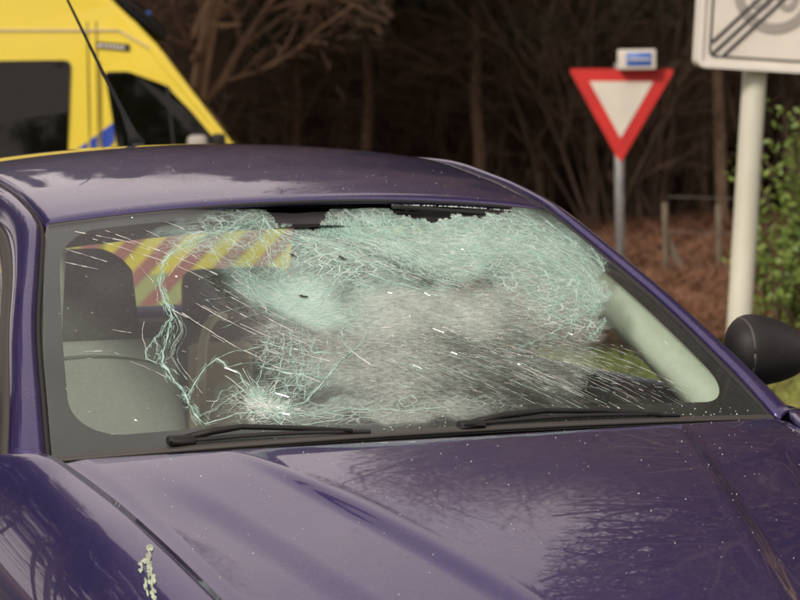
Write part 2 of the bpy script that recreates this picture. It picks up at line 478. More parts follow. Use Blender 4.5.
# cracks drawn on the pane: width (mm), frayed or clean, points as (s, t) across and up the glass
CRACKS = [
    (5, 1, [(-0.209, 0.974), (-0.321, 0.919), (-0.461, 0.862), (-0.565, 0.805), (-0.625, 0.745), (-0.651, 0.640), (-0.645, 0.562), (-0.638, 0.504), (-0.663, 0.422), (-0.698, 0.316), (-0.680, 0.250), (-0.655, 0.186), (-0.655, 0.133), (-0.642, 0.095), (-0.630, 0.068)]),
    (2, 1, [(-0.638, 0.504), (-0.690, 0.425), (-0.731, 0.369), (-0.731, 0.328), (-0.708, 0.305)]),
    (1.5, 1, [(-0.700, 0.414), (-0.704, 0.365), (-0.701, 0.316)]),
    (1.5, 0, [(-0.731, 0.369), (-0.733, 0.432), (-0.720, 0.485)]),
    (3, 1, [(-0.654, 0.178), (-0.621, 0.235), (-0.582, 0.285), (-0.549, 0.313), (-0.527, 0.279), (-0.501, 0.252), (-0.487, 0.201), (-0.466, 0.160), (-0.463, 0.112)]),
    (1.6, 0, [(-0.634, 0.525), (-0.579, 0.466), (-0.512, 0.382), (-0.434, 0.304), (-0.344, 0.236), (-0.280, 0.180)]),
    (1.6, 0, [(-0.608, 0.508), (-0.556, 0.438), (-0.489, 0.359), (-0.428, 0.308)]),
    (1.4, 0, [(-0.574, 0.561), (-0.491, 0.472), (-0.405, 0.391), (-0.318, 0.321), (-0.249, 0.274)]),
    (1.4, 0, [(-0.538, 0.593), (-0.440, 0.501), (-0.335, 0.405), (-0.280, 0.350)]),
    (1.4, 0, [(-0.487, 0.614), (-0.399, 0.541), (-0.300, 0.423), (-0.233, 0.362)]),
    (1.2, 0, [(-0.455, 0.656), (-0.356, 0.563), (-0.272, 0.463)]),
    (1.2, 0, [(-0.543, 0.407), (-0.514, 0.374)]),
    (1.2, 0, [(-0.452, 0.451), (-0.359, 0.374)]),
    (1.4, 0, [(-0.541, 0.535), (-0.505, 0.500)]),
    (1.2, 1, [(-0.549, 0.313), (-0.494, 0.339), (-0.416, 0.351)]),
    (1.2, 1, [(-0.527, 0.279), (-0.464, 0.296), (-0.399, 0.281), (-0.328, 0.290)]),
    (1.6, 1, [(-0.332, 0.413), (-0.370, 0.306), (-0.421, 0.194), (-0.463, 0.112)]),
    (1.6, 1, [(-0.295, 0.393), (-0.324, 0.273), (-0.382, 0.163), (-0.417, 0.122)]),
    (1.4, 1, [(-0.258, 0.364), (-0.271, 0.284), (-0.306, 0.201)]),
    (1.4, 1, [(-0.377, 0.409), (-0.416, 0.310), (-0.462, 0.217), (-0.465, 0.123)]),
    (1.3, 1, [(-0.256, 0.440), (-0.280, 0.317), (-0.358, 0.146)]),
    (1.3, 1, [(-0.305, 0.436), (-0.343, 0.323), (-0.359, 0.187)]),
    (1.3, 1, [(-0.411, 0.371), (-0.353, 0.345), (-0.277, 0.317), (-0.194, 0.310)]),
    (1.3, 1, [(-0.444, 0.286), (-0.379, 0.255), (-0.308, 0.221), (-0.280, 0.214)]),
    (1.2, 1, [(-0.436, 0.195), (-0.379, 0.208), (-0.327, 0.184)]),
    (3, 1, [(-0.170, 0.320), (-0.244, 0.246), (-0.298, 0.193), (-0.360, 0.138), (-0.417, 0.122), (-0.463, 0.112)]),
    (2, 0, [(-0.170, 0.320), (-0.147, 0.274), (-0.117, 0.232), (-0.097, 0.211)]),
    (1.5, 1, [(-0.170, 0.320), (-0.176, 0.357), (-0.162, 0.411), (-0.117, 0.472)]),
    (1.5, 1, [(-0.170, 0.320), (-0.130, 0.346), (-0.093, 0.393), (-0.053, 0.459)]),
    (1.8, 0, [(-0.899, 0.942), (-0.686, 0.838)]),
    (1.6, 0, [(-0.855, 0.903), (-0.618, 0.744)]),
    (1.6, 0, [(-0.929, 0.856), (-0.785, 0.760)]),
    (1.8, 0, [(-0.796, 0.928), (-0.597, 0.775), (-0.461, 0.685)]),
    (1.5, 0, [(-0.669, 0.917), (-0.498, 0.747)]),
    (1.4, 0, [(-0.585, 0.941), (-0.463, 0.852)]),
    (1.4, 0, [(-0.949, 0.800), (-0.831, 0.739)]),
    (1.3, 0, [(-0.724, 0.794), (-0.695, 0.717), (-0.667, 0.651)]),
    (1.2, 0, [(-0.749, 0.873), (-0.658, 0.803)]),
    (1.2, 0, [(-0.581, 0.719), (-0.482, 0.636), (-0.419, 0.579)]),
    (1.0, 0, [(-0.895, 0.385), (-0.827, 0.375), (-0.797, 0.350)]),
    (1.0, 0, [(-0.812, 0.464), (-0.760, 0.440)]),
    (1, 0, [(-0.779, 0.327), (-0.732, 0.289), (-0.695, 0.252)]),
    (2.5, 1, [(-0.209, 0.974), (-0.128, 0.851), (-0.016, 0.705), (0.104, 0.599), (0.211, 0.545)]),
    (2, 1, [(-0.159, 0.938), (-0.062, 0.837), (0.042, 0.717), (0.145, 0.612), (0.257, 0.553)]),
    (2.5, 1, [(-0.209, 0.974), (-0.252, 0.887), (-0.243, 0.784), (-0.190, 0.697)]),
    (2, 1, [(0.024, 0.939), (0.088, 0.841), (0.155, 0.728), (0.226, 0.619), (0.331, 0.570)]),
    (1.8, 1, [(0.187, 0.935), (0.238, 0.839), (0.301, 0.696), (0.412, 0.627)]),
    (1.8, 1, [(-0.209, 0.974), (-0.114, 0.800), (-0.037, 0.658), (0.067, 0.559)]),
    (2.2, 1, [(1.034, 0.983), (1.021, 0.842), (0.941, 0.682), (0.817, 0.513), (0.694, 0.397), (0.579, 0.317)]),
    (1.8, 1, [(0.928, 0.956), (0.930, 0.820), (0.860, 0.655), (0.751, 0.501), (0.618, 0.370)]),
    (1.6, 1, [(0.811, 0.931), (0.841, 0.811), (0.784, 0.639), (0.668, 0.475), (0.505, 0.326)]),
    (1.6, 1, [(0.676, 0.880), (0.711, 0.748), (0.665, 0.594), (0.529, 0.427)]),
    (1.6, 1, [(0.979, 0.706), (0.790, 0.600), (0.609, 0.497), (0.442, 0.414)]),
    (1.6, 1, [(0.817, 0.513), (0.662, 0.442), (0.476, 0.361), (0.336, 0.300)]),
    (1.0, 0, [(0.848, 0.554), (0.882, 0.449), (0.861, 0.298)]),
    (0.9, 0, [(0.751, 0.444), (0.771, 0.318)]),
    (1.4, 1, [(-0.630, 0.068), (-0.550, 0.099), (-0.463, 0.112)]),
    (1.6, 1, [(-0.463, 0.112), (-0.362, 0.087), (-0.256, 0.091), (-0.133, 0.066), (-0.021, 0.072)]),
    (1.2, 1, [(-0.463, 0.112), (-0.400, 0.044), (-0.296, 0.051)]),
    (1.6, 1, [(-0.642, 0.095), (-0.595, 0.119), (-0.541, 0.169), (-0.487, 0.201)]),
    (1.2, 1, [(-0.630, 0.072), (-0.592, 0.148), (-0.551, 0.196), (-0.494, 0.228)]),
    (1.5, 0, [(-0.004, 0.430), (-0.027, 0.363)]),
    (1.5, 0, [(-0.213, 0.394), (-0.226, 0.349)]),
]


# ---- windscreen glass with its crushed zones
def glass_crushed():
    m = bpy.data.materials.new('shattered_glass'); m.use_nodes = True
    n, l = m.node_tree.nodes, m.node_tree.links
    n.clear()
    o = n.new('ShaderNodeOutputMaterial')
    at = n.new('ShaderNodeAttribute'); at.attribute_name = 'crush'
    tl = n.new('ShaderNodeAttribute'); tl.attribute_name = 'teal'
    tc = n.new('ShaderNodeTexCoord')
    tr = n.new('ShaderNodeBsdfTransparent'); tr.inputs[0].default_value = (.80, .90, .86, 1)
    gl = n.new('ShaderNodeBsdfGlossy'); gl.inputs['Roughness'].default_value = .0
    fr = fresnel(n, l, 1.48)
    clear = n.new('ShaderNodeMixShader')
    l.new(fr.outputs[0], clear.inputs[0]); l.new(tr.outputs[0], clear.inputs[1]); l.new(gl.outputs[0], clear.inputs[2])
    film = n.new('ShaderNodeBsdfDiffuse'); film.inputs[0].default_value = (.42, .43, .41, 1)
    nzf = n.new('ShaderNodeTexNoise'); nzf.inputs['Scale'].default_value = 7; nzf.inputs['Detail'].default_value = 9
    l.new(tc.outputs['Object'], nzf.inputs['Vector'])
    mrf = n.new('ShaderNodeMapRange'); mrf.inputs['From Min'].default_value = .3; mrf.inputs['From Max'].default_value = .7
    mrf.inputs['To Min'].default_value = .015; mrf.inputs['To Max'].default_value = .055
    l.new(nzf.outputs['Fac'], mrf.inputs[0])
    dusty = n.new('ShaderNodeMixShader')
    l.new(mrf.outputs[0], dusty.inputs[0]); l.new(clear.outputs[0], dusty.inputs[1]); l.new(film.outputs[0], dusty.inputs[2])
    # crushed laminate: milky, greenish, light passes through it
    cm = n.new('ShaderNodeMix'); cm.data_type = 'RGBA'
    cm.inputs[6].default_value = (.68, .76, .68, 1); cm.inputs[7].default_value = (.50, .75, .66, 1)
    l.new(tl.outputs['Fac'], cm.inputs[0])
    df = n.new('ShaderNodeBsdfDiffuse'); tb = n.new('ShaderNodeBsdfTranslucent')
    l.new(cm.outputs[2], df.inputs[0]); l.new(cm.outputs[2], tb.inputs[0])
    g2 = n.new('ShaderNodeBsdfGlossy'); g2.inputs['Roughness'].default_value = .35
    a1 = n.new('ShaderNodeMixShader'); a1.inputs[0].default_value = .35
    l.new(df.outputs[0], a1.inputs[1]); l.new(tb.outputs[0], a1.inputs[2])
    a2 = n.new('ShaderNodeMixShader'); a2.inputs[0].default_value = .10
    l.new(a1.outputs[0], a2.inputs[1]); l.new(g2.outputs[0], a2.inputs[2])
    vo = n.new('ShaderNodeTexNoise'); vo.inputs['Scale'].default_value = 260; vo.inputs['Detail'].default_value = 6; vo.inputs['Roughness'].default_value = .7
    l.new(tc.outputs['Object'], vo.inputs['Vector'])
    vb = n.new('ShaderNodeTexNoise'); vb.inputs['Scale'].default_value = 1.0; vb.inputs['Detail'].default_value = 5
    vm = n.new('ShaderNodeMapping'); vm.inputs['Rotation'].default_value = (.5, 0, -.55); vm.inputs['Scale'].default_value = (70, 160, 160)
    l.new(tc.outputs['Object'], vm.inputs[0]); l.new(vm.outputs[0], vb.inputs['Vector'])
    ad = n.new('ShaderNodeMath'); ad.operation = 'ADD'
    l.new(vo.outputs['Fac'], ad.inputs[0]); l.new(vb.outputs['Fac'], ad.inputs[1])
    mr = n.new('ShaderNodeMapRange'); mr.inputs['From Min'].default_value = .75; mr.inputs['From Max'].default_value = 1.25
    mr.inputs['To Min'].default_value = -.35; mr.inputs['To Max'].default_value = .35
    l.new(ad.outputs[0], mr.inputs[0])
    # factor = crush + noise * crush*(1-crush)*4
    one = n.new('ShaderNodeMath'); one.operation = 'SUBTRACT'; one.inputs[0].default_value = 1.15
    l.new(at.outputs['Fac'], one.inputs[1])
    mu = n.new('ShaderNodeMath'); mu.operation = 'MULTIPLY'; l.new(at.outputs['Fac'], mu.inputs[0]); l.new(one.outputs[0], mu.inputs[1])
    mu4 = n.new('ShaderNodeMath'); mu4.operation = 'MULTIPLY'; mu4.inputs[1].default_value = 1.9; l.new(mu.outputs[0], mu4.inputs[0])
    mv = n.new('ShaderNodeMath'); mv.operation = 'MULTIPLY'; l.new(mu4.outputs[0], mv.inputs[0]); l.new(mr.outputs[0], mv.inputs[1])
    fa = n.new('ShaderNodeMath'); fa.operation = 'ADD'; fa.use_clamp = True; l.new(at.outputs['Fac'], fa.inputs[0]); l.new(mv.outputs[0], fa.inputs[1])
    # fine angular crack web in the laminate itself
    na = n.new('ShaderNodeAttribute'); na.attribute_name = 'net'
    acc = None
    for sc_, rot_, wd_, amp in ((46, (.5, 0, -.5), .055, 1.0), (95, (.5, 0, .7), .06, .8), (210, (.5, 0, -.4), .09, .55)):
        mp = n.new('ShaderNodeMapping'); mp.inputs['Rotation'].default_value = rot_; mp.inputs['Scale'].default_value = (.55, 1.15, 1.15)
        wz = n.new('ShaderNodeTexNoise'); wz.inputs['Scale'].default_value = 14; wz.inputs['Detail'].default_value = 2
        l.new(tc.outputs['Object'], wz.inputs['Vector'])
        wv = n.new('ShaderNodeVectorMath'); wv.operation = 'MULTIPLY_ADD'; wv.inputs[1].default_value = (.022, .022, .022)
        l.new(wz.outputs['Color'], wv.inputs[0]); l.new(tc.outputs['Object'], wv.inputs[2])
        l.new(wv.outputs[0], mp.inputs[0])
        vv_ = n.new('ShaderNodeTexVoronoi'); vv_.feature = 'DISTANCE_TO_EDGE'; vv_.inputs['Scale'].default_value = sc_
        l.new(mp.outputs[0], vv_.inputs['Vector'])
        mr_ = n.new('ShaderNodeMapRange'); mr_.inputs['From Min'].default_value = wd_ * .35; mr_.inputs['From Max'].default_value = wd_
        mr_.inputs['To Min'].default_value = amp; mr_.inputs['To Max'].default_value = 0
        l.new(vv_.outputs['Distance'], mr_.inputs[0])
        if acc is None: acc = mr_.outputs[0]
        else:
            mx_ = n.new('ShaderNodeMath'); mx_.operation = 'MAXIMUM'; l.new(acc, mx_.inputs[0]); l.new(mr_.outputs[0], mx_.inputs[1]); acc = mx_.outputs[0]
    nl = n.new('ShaderNodeMath'); nl.operation = 'MULTIPLY'; nl.use_clamp = True
    l.new(acc, nl.inputs[0]); l.new(na.outputs['Fac'], nl.inputs[1])
    lc = n.new('ShaderNodeMix'); lc.data_type = 'RGBA'; lc.inputs[7].default_value = (.74, .90, .83, 1)
    l.new(nl.outputs[0], lc.inputs[0]); l.new(cm.outputs[2], lc.inputs[6])
    l.new(lc.outputs[2], df.inputs[0]); l.new(lc.outputs[2], tb.inputs[0])
    fm = n.new('ShaderNodeMath'); fm.operation = 'MAXIMUM'; l.new(fa.outputs[0], fm.inputs[0]); l.new(nl.outputs[0], fm.inputs[1])
    fin = n.new('ShaderNodeMixShader')
    l.new(fm.outputs[0], fin.inputs[0]); l.new(dusty.outputs[0], fin.inputs[1]); l.new(a2.outputs[0], fin.inputs[2])
    l.new(fin.outputs[0], o.inputs[0])
    MATS['shattered_glass'] = m
glass_crushed()
def crackmat(name, col, gloss):
    m = bpy.data.materials.new(name); m.use_nodes = True
    n, l = m.node_tree.nodes, m.node_tree.links
    n.clear()
    o = n.new('ShaderNodeOutputMaterial')
    df = n.new('ShaderNodeBsdfDiffuse'); df.inputs[0].default_value = (*col, 1)
    tb = n.new('ShaderNodeBsdfTranslucent'); tb.inputs[0].default_value = (*col, 1)
    g = n.new('ShaderNodeBsdfGlossy'); g.inputs['Roughness'].default_value = .12
    a = n.new('ShaderNodeMixShader'); a.inputs[0].default_value = .3
    b = n.new('ShaderNodeMixShader'); b.inputs[0].default_value = gloss
    l.new(df.outputs[0], a.inputs[1]); l.new(tb.outputs[0], a.inputs[2])
    l.new(a.outputs[0], b.inputs[1]); l.new(g.outputs[0], b.inputs[2])
    l.new(b.outputs[0], o.inputs[0])
    MATS[name] = m
crackmat('crack_teal', (.50, .78, .68), .22)
crackmat('crack_white', (.86, .90, .84), .35)

NS, NT = 260, 150
V, cr, te, ne = [], [], [], []
for j in range(NT):
    for i in range(NS):
        s, t = -1 + 2 * i / (NS - 1), j / (NT - 1)
        V.append(W(s, t)); cr.append(CRUSH(s, t)); te.append(TEAL(s, t)); ne.append(min(1, 1.25 * WEB(s, t)))
FW = [f_ for f_ in gridfaces(NS, NT) if not torn(-1 + 2 * (f_[0] % NS) / (NS - 1), (f_[0] // NS) / (NT - 1))]
ws = mesh('windscreen', V, FW, 'shattered_glass', car)
for nm, arr in (('crush', cr), ('teal', te), ('net', ne)):
    a = ws.data.attributes.new(nm, 'FLOAT', 'POINT'); a.data.foreach_set('value', np.array(arr, np.float32))
tag(ws, label='shattered windscreen with crushed greenish glass and a web of cracks')

# ---- black border printed round the glass (its own thin layer on the inner face)
def rrect(k, s0, s1, t0, t1, rs, rt):
    """point on a rounded rectangle, k in 0..1 from lower left, anticlockwise, matched to the plain rectangle"""
    per = k * 4; side = int(per) % 4; f = per - int(per)
    cx, cy = [(lerp(-1, 1, f), -1), (1, lerp(-1, 1, f)), (lerp(1, -1, f), 1), (-1, lerp(1, -1, f))][side]
    outer = (cx, (cy + 1) / 2)
    s, t = lerp(s0, s1, (cx + 1) / 2), lerp(t0, t1, (cy + 1) / 2)
    # round the corners
    ds = rs - min(s - s0, s1 - s); dt = rt - min(t - t0, t1 - t)
    if ds > 0 and dt > 0:
        a, b = ds / rs, dt / rt
        q = max(a, b) / math.hypot(a, b)
        ns_, nt_ = ds * q, dt * q
        s = s0 + rs - ns_ if s - s0 < s1 - s else s1 - rs + ns_
        t = t0 + rt - nt_ if t - t0 < t1 - t else t1 - rt + nt_
    return outer, (s, t)
V = []; NK, NR = 320, 7
for k in range(NK):
    o_, i_ = rrect(k / NK, -.948, .94, .066, .955, .13, .15)
    for r_ in range(NR):
        f = r_ / (NR - 1)
        V.append(W(lerp(o_[0] * .999, i_[0], f), lerp(o_[1], i_[1], f), -.005))
F = [(k * NR + r_, k * NR + r_ + 1, ((k + 1) % NK) * NR + r_ + 1, ((k + 1) % NK) * NR + r_) for k in range(NK) for r_ in range(NR - 1)]
mesh('border_print', V, F, 'frit', ws)

# ---- crack ribbons
def norm_at(s, t):
    e = .01
    a = W0(s + e, t) - W0(s - e, t); b = W0(s, min(1, t + e)) - W0(s, max(0, t - e))
    nn = np.cross(a, b); return nn / np.linalg.norm(nn)
class Ribbons:
    def __init__(self): self.V = []; self.F = []
    def seg(self, p, q, w, tilt=0, lift=.0015):
        if torn(*p) or torn(*q) or (q[1] > .3 and rlim(*q) < .3): return
        a, b = W(*p, lift), W(*q, lift)
        d = b - a; L = np.linalg.norm(d)
        if L < 1e-5: return
        nn = norm_at(*p); side = np.cross(d / L, nn)
        side = side * math.cos(tilt) + nn * math.sin(tilt)
        h = side * w * .0005
        k = len(self.V); self.V += [a - h, a + h, b + h, b - h]; self.F.append((k, k + 1, k + 2, k + 3))
    def line(self, pts, w, fuzz=0, step=.012):
        P = [np.array(p) for p in pts]
        if len(P) > 2 and not fuzz:
            kk = [(i, p[0], p[1]) for i, p in enumerate(P)]
            P = [spl(kk, q) for q in np.linspace(0, len(P) - 1, (len(P) - 1) * 3 + 1)]
        dense = [P[0]]
        for a, b in zip(P, P[1:]):
            L = np.linalg.norm((b - a) * [.6, .75]); n_ = max(1, int(L / step))
            for i in range(1, n_ + 1): dense.append(a + (b - a) * i / n_)
        ph = random.random() * 9
        for i in range(1, len(dense) - 1):
            dense[i] = dense[i] + np.array([random.gauss(0, .0022 if fuzz else .0007), random.gauss(0, .0018 if fuzz else .0006)])
        for i, (a, b) in enumerate(zip(dense, dense[1:])):
            if not (abs(b[0]) < .995 and .005 < b[1] < .995): continue
            ww = w * (.55 + .6 * abs(math.sin(i * .37 + ph))) * random.uniform(.7, 1.1)
            self.seg(a, b, ww * (.6 if fuzz else .8), random.uniform(-.7, .7))
            if fuzz:
                for _ in range(int(w * 1.6)):
                    o = np.array([random.gauss(0, .0045 * w / 2.5), random.gauss(0, .004 * w / 2.5)])
                    o2 = np.array([random.gauss(0, .0035), random.gauss(0, .003)])
                    c = a + o
                    self.seg(c, c + (b - a) * random.uniform(.5, 1.6) + o2, random.uniform(.35, .8), random.uniform(-.9, .9))
teal, white = Ribbons(), Ribbons()
for wd, fz, pts in CRACKS:
    (teal if fz else white).line(pts, wd, fz)
# star of the lower impact
c0 = np.array([-.457, .137])
for k in range(46):
    an = random.uniform(0, 2 * math.pi); L = random.uniform(.05, .16) * (1.0 if math.sin(an) > -.3 else .6)
    e = c0 + np.array([math.cos(an) * L * 1.1, math.sin(an) * L])
    mid = (c0 + e) / 2 + np.array([random.gauss(0, .006), random.gauss(0, .006)])
    (teal if k % 3 else white).line([c0 + np.array([math.cos(an), math.sin(an)]) * .006, mid, e], random.uniform(.7, 1.5), 0)
for k in range(260):
    an = random.uniform(0, 6.28); r_ = abs(random.gauss(0, .035)); p = c0 + np.array([math.cos(an) * r_ * 1.2, math.sin(an) * r_])
    q = p + np.array([random.gauss(0, .014), random.gauss(0, .012)])
    white.seg(p, q, random.uniform(.5, 1.4), random.uniform(-1, 1))
# fan of fine straight cracks that runs down across the lower middle
for k in range(360):
    s, t = random.uniform(-.12, .68), random.uniform(.05, .44)
    if t > .46 - .06 * s or random.random() > .35 + .65 * (t < .33): continue
    L = random.uniform(.05, .22); dx = random.uniform(.13, .17); dy = -.15 * lerp(1.15, .55, sst(.1, .45, t)) + random.gauss(0, .012)
    a = np.array([s, t]); d = np.array([dx, dy]) / .2 * L
    if (a + d)[1] < .02: continue
    (white if random.random() < .6 else teal).line([a, a + d * .5 + np.array([0, .002]), a + d], random.uniform(.25, .75), 0, .02)
# Voronoi network: a coarse connected web, and a fine one where the glass was hit hardest
AS = np.array([.62, .75])
def scatter(n, f_):
    P = []
    while len(P) < n:
        s, t = random.uniform(-.985, .985), random.uniform(.025, .985)
        if random.random() < f_(s, t): P.append((s, t))
    return np.array(P)
def vor(pts, rot, squash):
    c, sn = math.cos(rot), math.sin(rot)
    q = pts * AS; q = np.stack([q[:, 0] * c + q[:, 1] * sn, (-q[:, 0] * sn + q[:, 1] * c) * squash], 1)
    vo, ed, fa, *_ = delaunay_2d_cdt([Vector(p) for p in q], [], [], 0, 1e-6)
    vo = np.array([tuple(v) for v in vo])
    cc = []; e2f = {}
    for fi, f_ in enumerate(fa):
        a, b, c_ = vo[f_[0]], vo[f_[1]], vo[f_[2]]
        cc.append((a + b + c_) / 3)
        for x_, y_ in ((f_[0], f_[1]), (f_[1], f_[2]), (f_[2], f_[0])):
            e2f.setdefault((min(x_, y_), max(x_, y_)), []).append(fi)
    cc = np.array(cc); cc[:, 1] /= squash
    back = np.stack([cc[:, 0] * c - cc[:, 1] * sn, cc[:, 0] * sn + cc[:, 1] * c], 1) / AS
    return [(back[f_[0]], back[f_[1]]) for f_ in e2f.values() if len(f_) == 2]
for n_, fn_, rot, sq, wd, lim in ((330, lambda s, t: NET(s, t) ** 1.6 if NET(s, t) > .12 else 0, -.5, 2.0, (.5, 1.0), .04), (240, lambda s, t: NET(s, t) ** 1.6 if NET(s, t) > .12 else 0, .9, 1.6, (.6, 1.2), .05), (1200, lambda s, t: max(0, NET(s, t) - .30) ** 1.3, -.4, 2.4, (.22, .50), .02)):
    for a, b in vor(scatter(n_, fn_), rot, sq):
        if np.linalg.norm((a - b) * AS) > lim: continue
        m_ = (a + b) / 2
        if not (abs(m_[0]) < .985 and .02 < m_[1] < .985) or NET(*m_) < .12: continue
        (teal if random.random() < .85 else white).seg(a, b, random.uniform(*wd), random.uniform(-.6, .6), .0015)
# spider webs round the two heavy blows: long radial cracks and rings that join them
def spider(c, ex, rads, rings, a0, a1, r0, jit, wd, keep=.85):
    c = np.array(c)
    nA = len(rads); A_ = [lerp(a0, a1, k / (nA - 1)) + random.gauss(0, (a1 - a0) / nA * .25) for k in range(nA)]
    bend = [random.gauss(0, .05) for _ in A_]
    def pt(k, r_): an = A_[k] + bend[k] * r_; return c + np.array([math.cos(an) * ex[0], math.sin(an) * ex[1]]) * r_
    for k in range(nA):
        rr = np.linspace(r0, rads[k], 9); teal.line([pt(k, r_) + rng.normal(0, jit, 2) for r_ in rr], random.uniform(*wd), 0)
    for r_ in rings:
        for k in range(nA - 1):
            if random.random() > keep or r_ > min(rads[k], rads[k + 1]) * 1.02: continue
            f1, f2 = r_ * random.uniform(.96, 1.04), r_ * random.uniform(.96, 1.04)
            p, q = pt(k, f1), pt(k + 1, f2); m_ = (p + q) / 2; m_ = c + (m_ - c) * random.uniform(.97, 1.04)
            teal.line([p, m_, q], random.uniform(*wd) * .9, 0)
rw_ = lambda n, lo, hi: [random.uniform(lo, hi) for _ in range(n)]
spider((-.21, .62), (.40, .46), rw_(22, .45, 1.0), (.45, .62, .78, .92), R(120), R(330), .30, .003, (.5, 1.1), .5)
spider((.50, .76), (.42, .40), rw_(24, .6, 1.1), (.5, .75, .95), R(-110), R(40), .2, .003, (.4, 1.0), .6)
# long fibres of split glass
def fibre(path, n_, spread, wd, cut=(.35, 1.0), mats=.75):
    """n_ strands that run beside one another along path, each over a piece of it"""
    kk = [(i, p[0], p[1]) for i, p in enumerate(path)]; N = len(path) - 1
    for _ in range(n_):
        L = random.uniform(*cut) * N * .6; a = random.uniform(0, N - L); o = rng.normal(0, 1, 2) * spread; o2 = o + rng.normal(0, .14, 2) * spread
        P = [spl(kk, a + L * f_) + lerp(o, o2, f_) for f_ in np.linspace(0, 1, 8)]
        P = [p for p in P if abs(p[0]) < .985 and .02 < p[1] < .985]
        if len(P) > 2: (teal if random.random() < mats else white).line(P, random.uniform(*wd), 0)
fibre([(-.205, .970), (-.10, .87), (.02, .755), (.13, .650), (.235, .575)], 60, (.020, .022), (.3, .8))
for o_ in (-.02, .0, .03, .06):
    white.line([(-.20 + o_, .965), (-.09 + o_, .87), (.03 + o_, .755), (.14 + o_, .65), (.25 + o_ * 1.4, .585)], random.uniform(.8, 1.4), 0)
fibre([(-.14, .955), (.0, .87), (.13, .755), (.26, .63), (.36, .585)], 70, (.024, .026), (.3, .8))
fibre([(.03, .965), (.14, .87), (.28, .73), (.42, .64)], 70, (.05, .035), (.3, .7))
fibre([(-.205, .970), (-.20, .89), (-.22, .80), (-.27, .70)], 18, (.025, .02), (.4, .9))
fibre([(-.205, .970), (-.29, .915), (-.42, .87), (-.55, .80), (-.635, .70)], 24, (.018, .016), (.4, 1.0))
fibre([(-.64, .70), (-.635, .56), (-.615, .44), (-.66, .34), (-.63, .22), (-.60, .13)], 9, (.007, .007), (.4, 1.2))
fibre([(.24, .60), (.36, .63), (.52, .74), (.66, .86), (.80, .93)], 90, (.06, .05), (.3, .7))
fibre([(.10, .84), (.30, .86), (.50, .80), (.70, .74)], 90, (.07, .05), (.3, .7))
fibre([(.58, .97), (.78, .90), (.88, .78), (.88, .62), (.76, .46), (.60, .36)], 110, (.05, .045), (.3, .75))
fibre([(.40, .92), (.62, .84), (.74, .70), (.72, .56), (.58, .44)], 90, (.055, .045), (.3, .7))
for k in range(900):                                     # ladder of short ticks across the ridges
    f_ = random.random(); base = spl([(0, -.18, .94), (1, .02, .80), (2, .24, .60)], f_ * 2) + rng.normal(0, 1, 2) * (.05, .035) + np.array([.05, .04])
    an = random.gauss(1.15, .25); L = random.uniform(.008, .03)
    teal.seg(base, base + np.array([math.cos(an) * L, math.sin(an) * L]), random.uniform(.3, .8), random.uniform(-.6, .6))
for k in range(700):                                     # torn fringe along the header
    s_ = random.choice((random.uniform(-.02, .30), random.uniform(.05, .86))); t_ = random.uniform(.86, .955); an = random.gauss(1.3, .5); L = random.uniform(.01, .05)
    teal.seg(np.array([s_, t_]), np.array([s_ + math.cos(an) * L, min(.975, t_ + math.sin(an) * L)]), random.uniform(.3, .9), random.uniform(-.6, .6))
# short parallel splits in the grey middle of the pane
for k in range(2200):
    s, t = random.uniform(-.25, .80), random.uniform(.10, .64)
    if random.random() > SPECK(s, t) * 1.25: continue
    an = random.gauss(-.42, .22); L = random.uniform(.006, .028)
    a = np.array([s, t]); (teal if random.random() < .6 else white).seg(a, a + np.array([math.cos(an) * L * 1.15, math.sin(an) * L]), random.uniform(.25, .6), random.uniform(-1.2, 1.2), .002)
# glints: loose specks of glass stuck on the pane
for k in range(2400):
    s, t = random.uniform(-.97, .97), random.uniform(.02, .98)
    if random.random() > .10 + .9 * max(SPECK(s, t), 0): continue
    p = np.array([s, t]); an = random.gauss(-.6, .5); L = abs(random.gauss(0, .004)) + .0012
    q = p + np.array([math.cos(an) * L * 1.2, math.sin(an) * L])
    white.seg(p, q, random.uniform(.4, .9), random.uniform(-1.3, 1.3), .003)
# dark patches on the pane, standing in for shade inside small torn holes
for cs, ct, sc, rot in ((-.190, .640, .012, -.3), (-.02, .74, .010, -.7), (-.165, .80, .009, -.9)):
    P = []
    for k in range(11):
        an = 2 * math.pi * k / 11; r_ = sc * random.uniform(.35, 1.1) * (1.5 if k % 4 == 0 else 1)
        x_, y_ = math.cos(an) * r_ * 1.6, math.sin(an) * r_ * .55
        P.append(W(cs + x_ * math.cos(rot) - y_ * math.sin(rot), ct + x_ * math.sin(rot) + y_ * math.cos(rot), .0028))
    mesh('hole_shade', P, [tuple(range(11))], 'rubber', ws, False)
for nm, rb, m_ in (('crack_web', teal, 'crack_teal'), ('crack_glints', white, 'crack_white')):
    o = fast_mesh(nm, rb.V, rb.F, m_, ws)
    tag(o, kind='stuff')

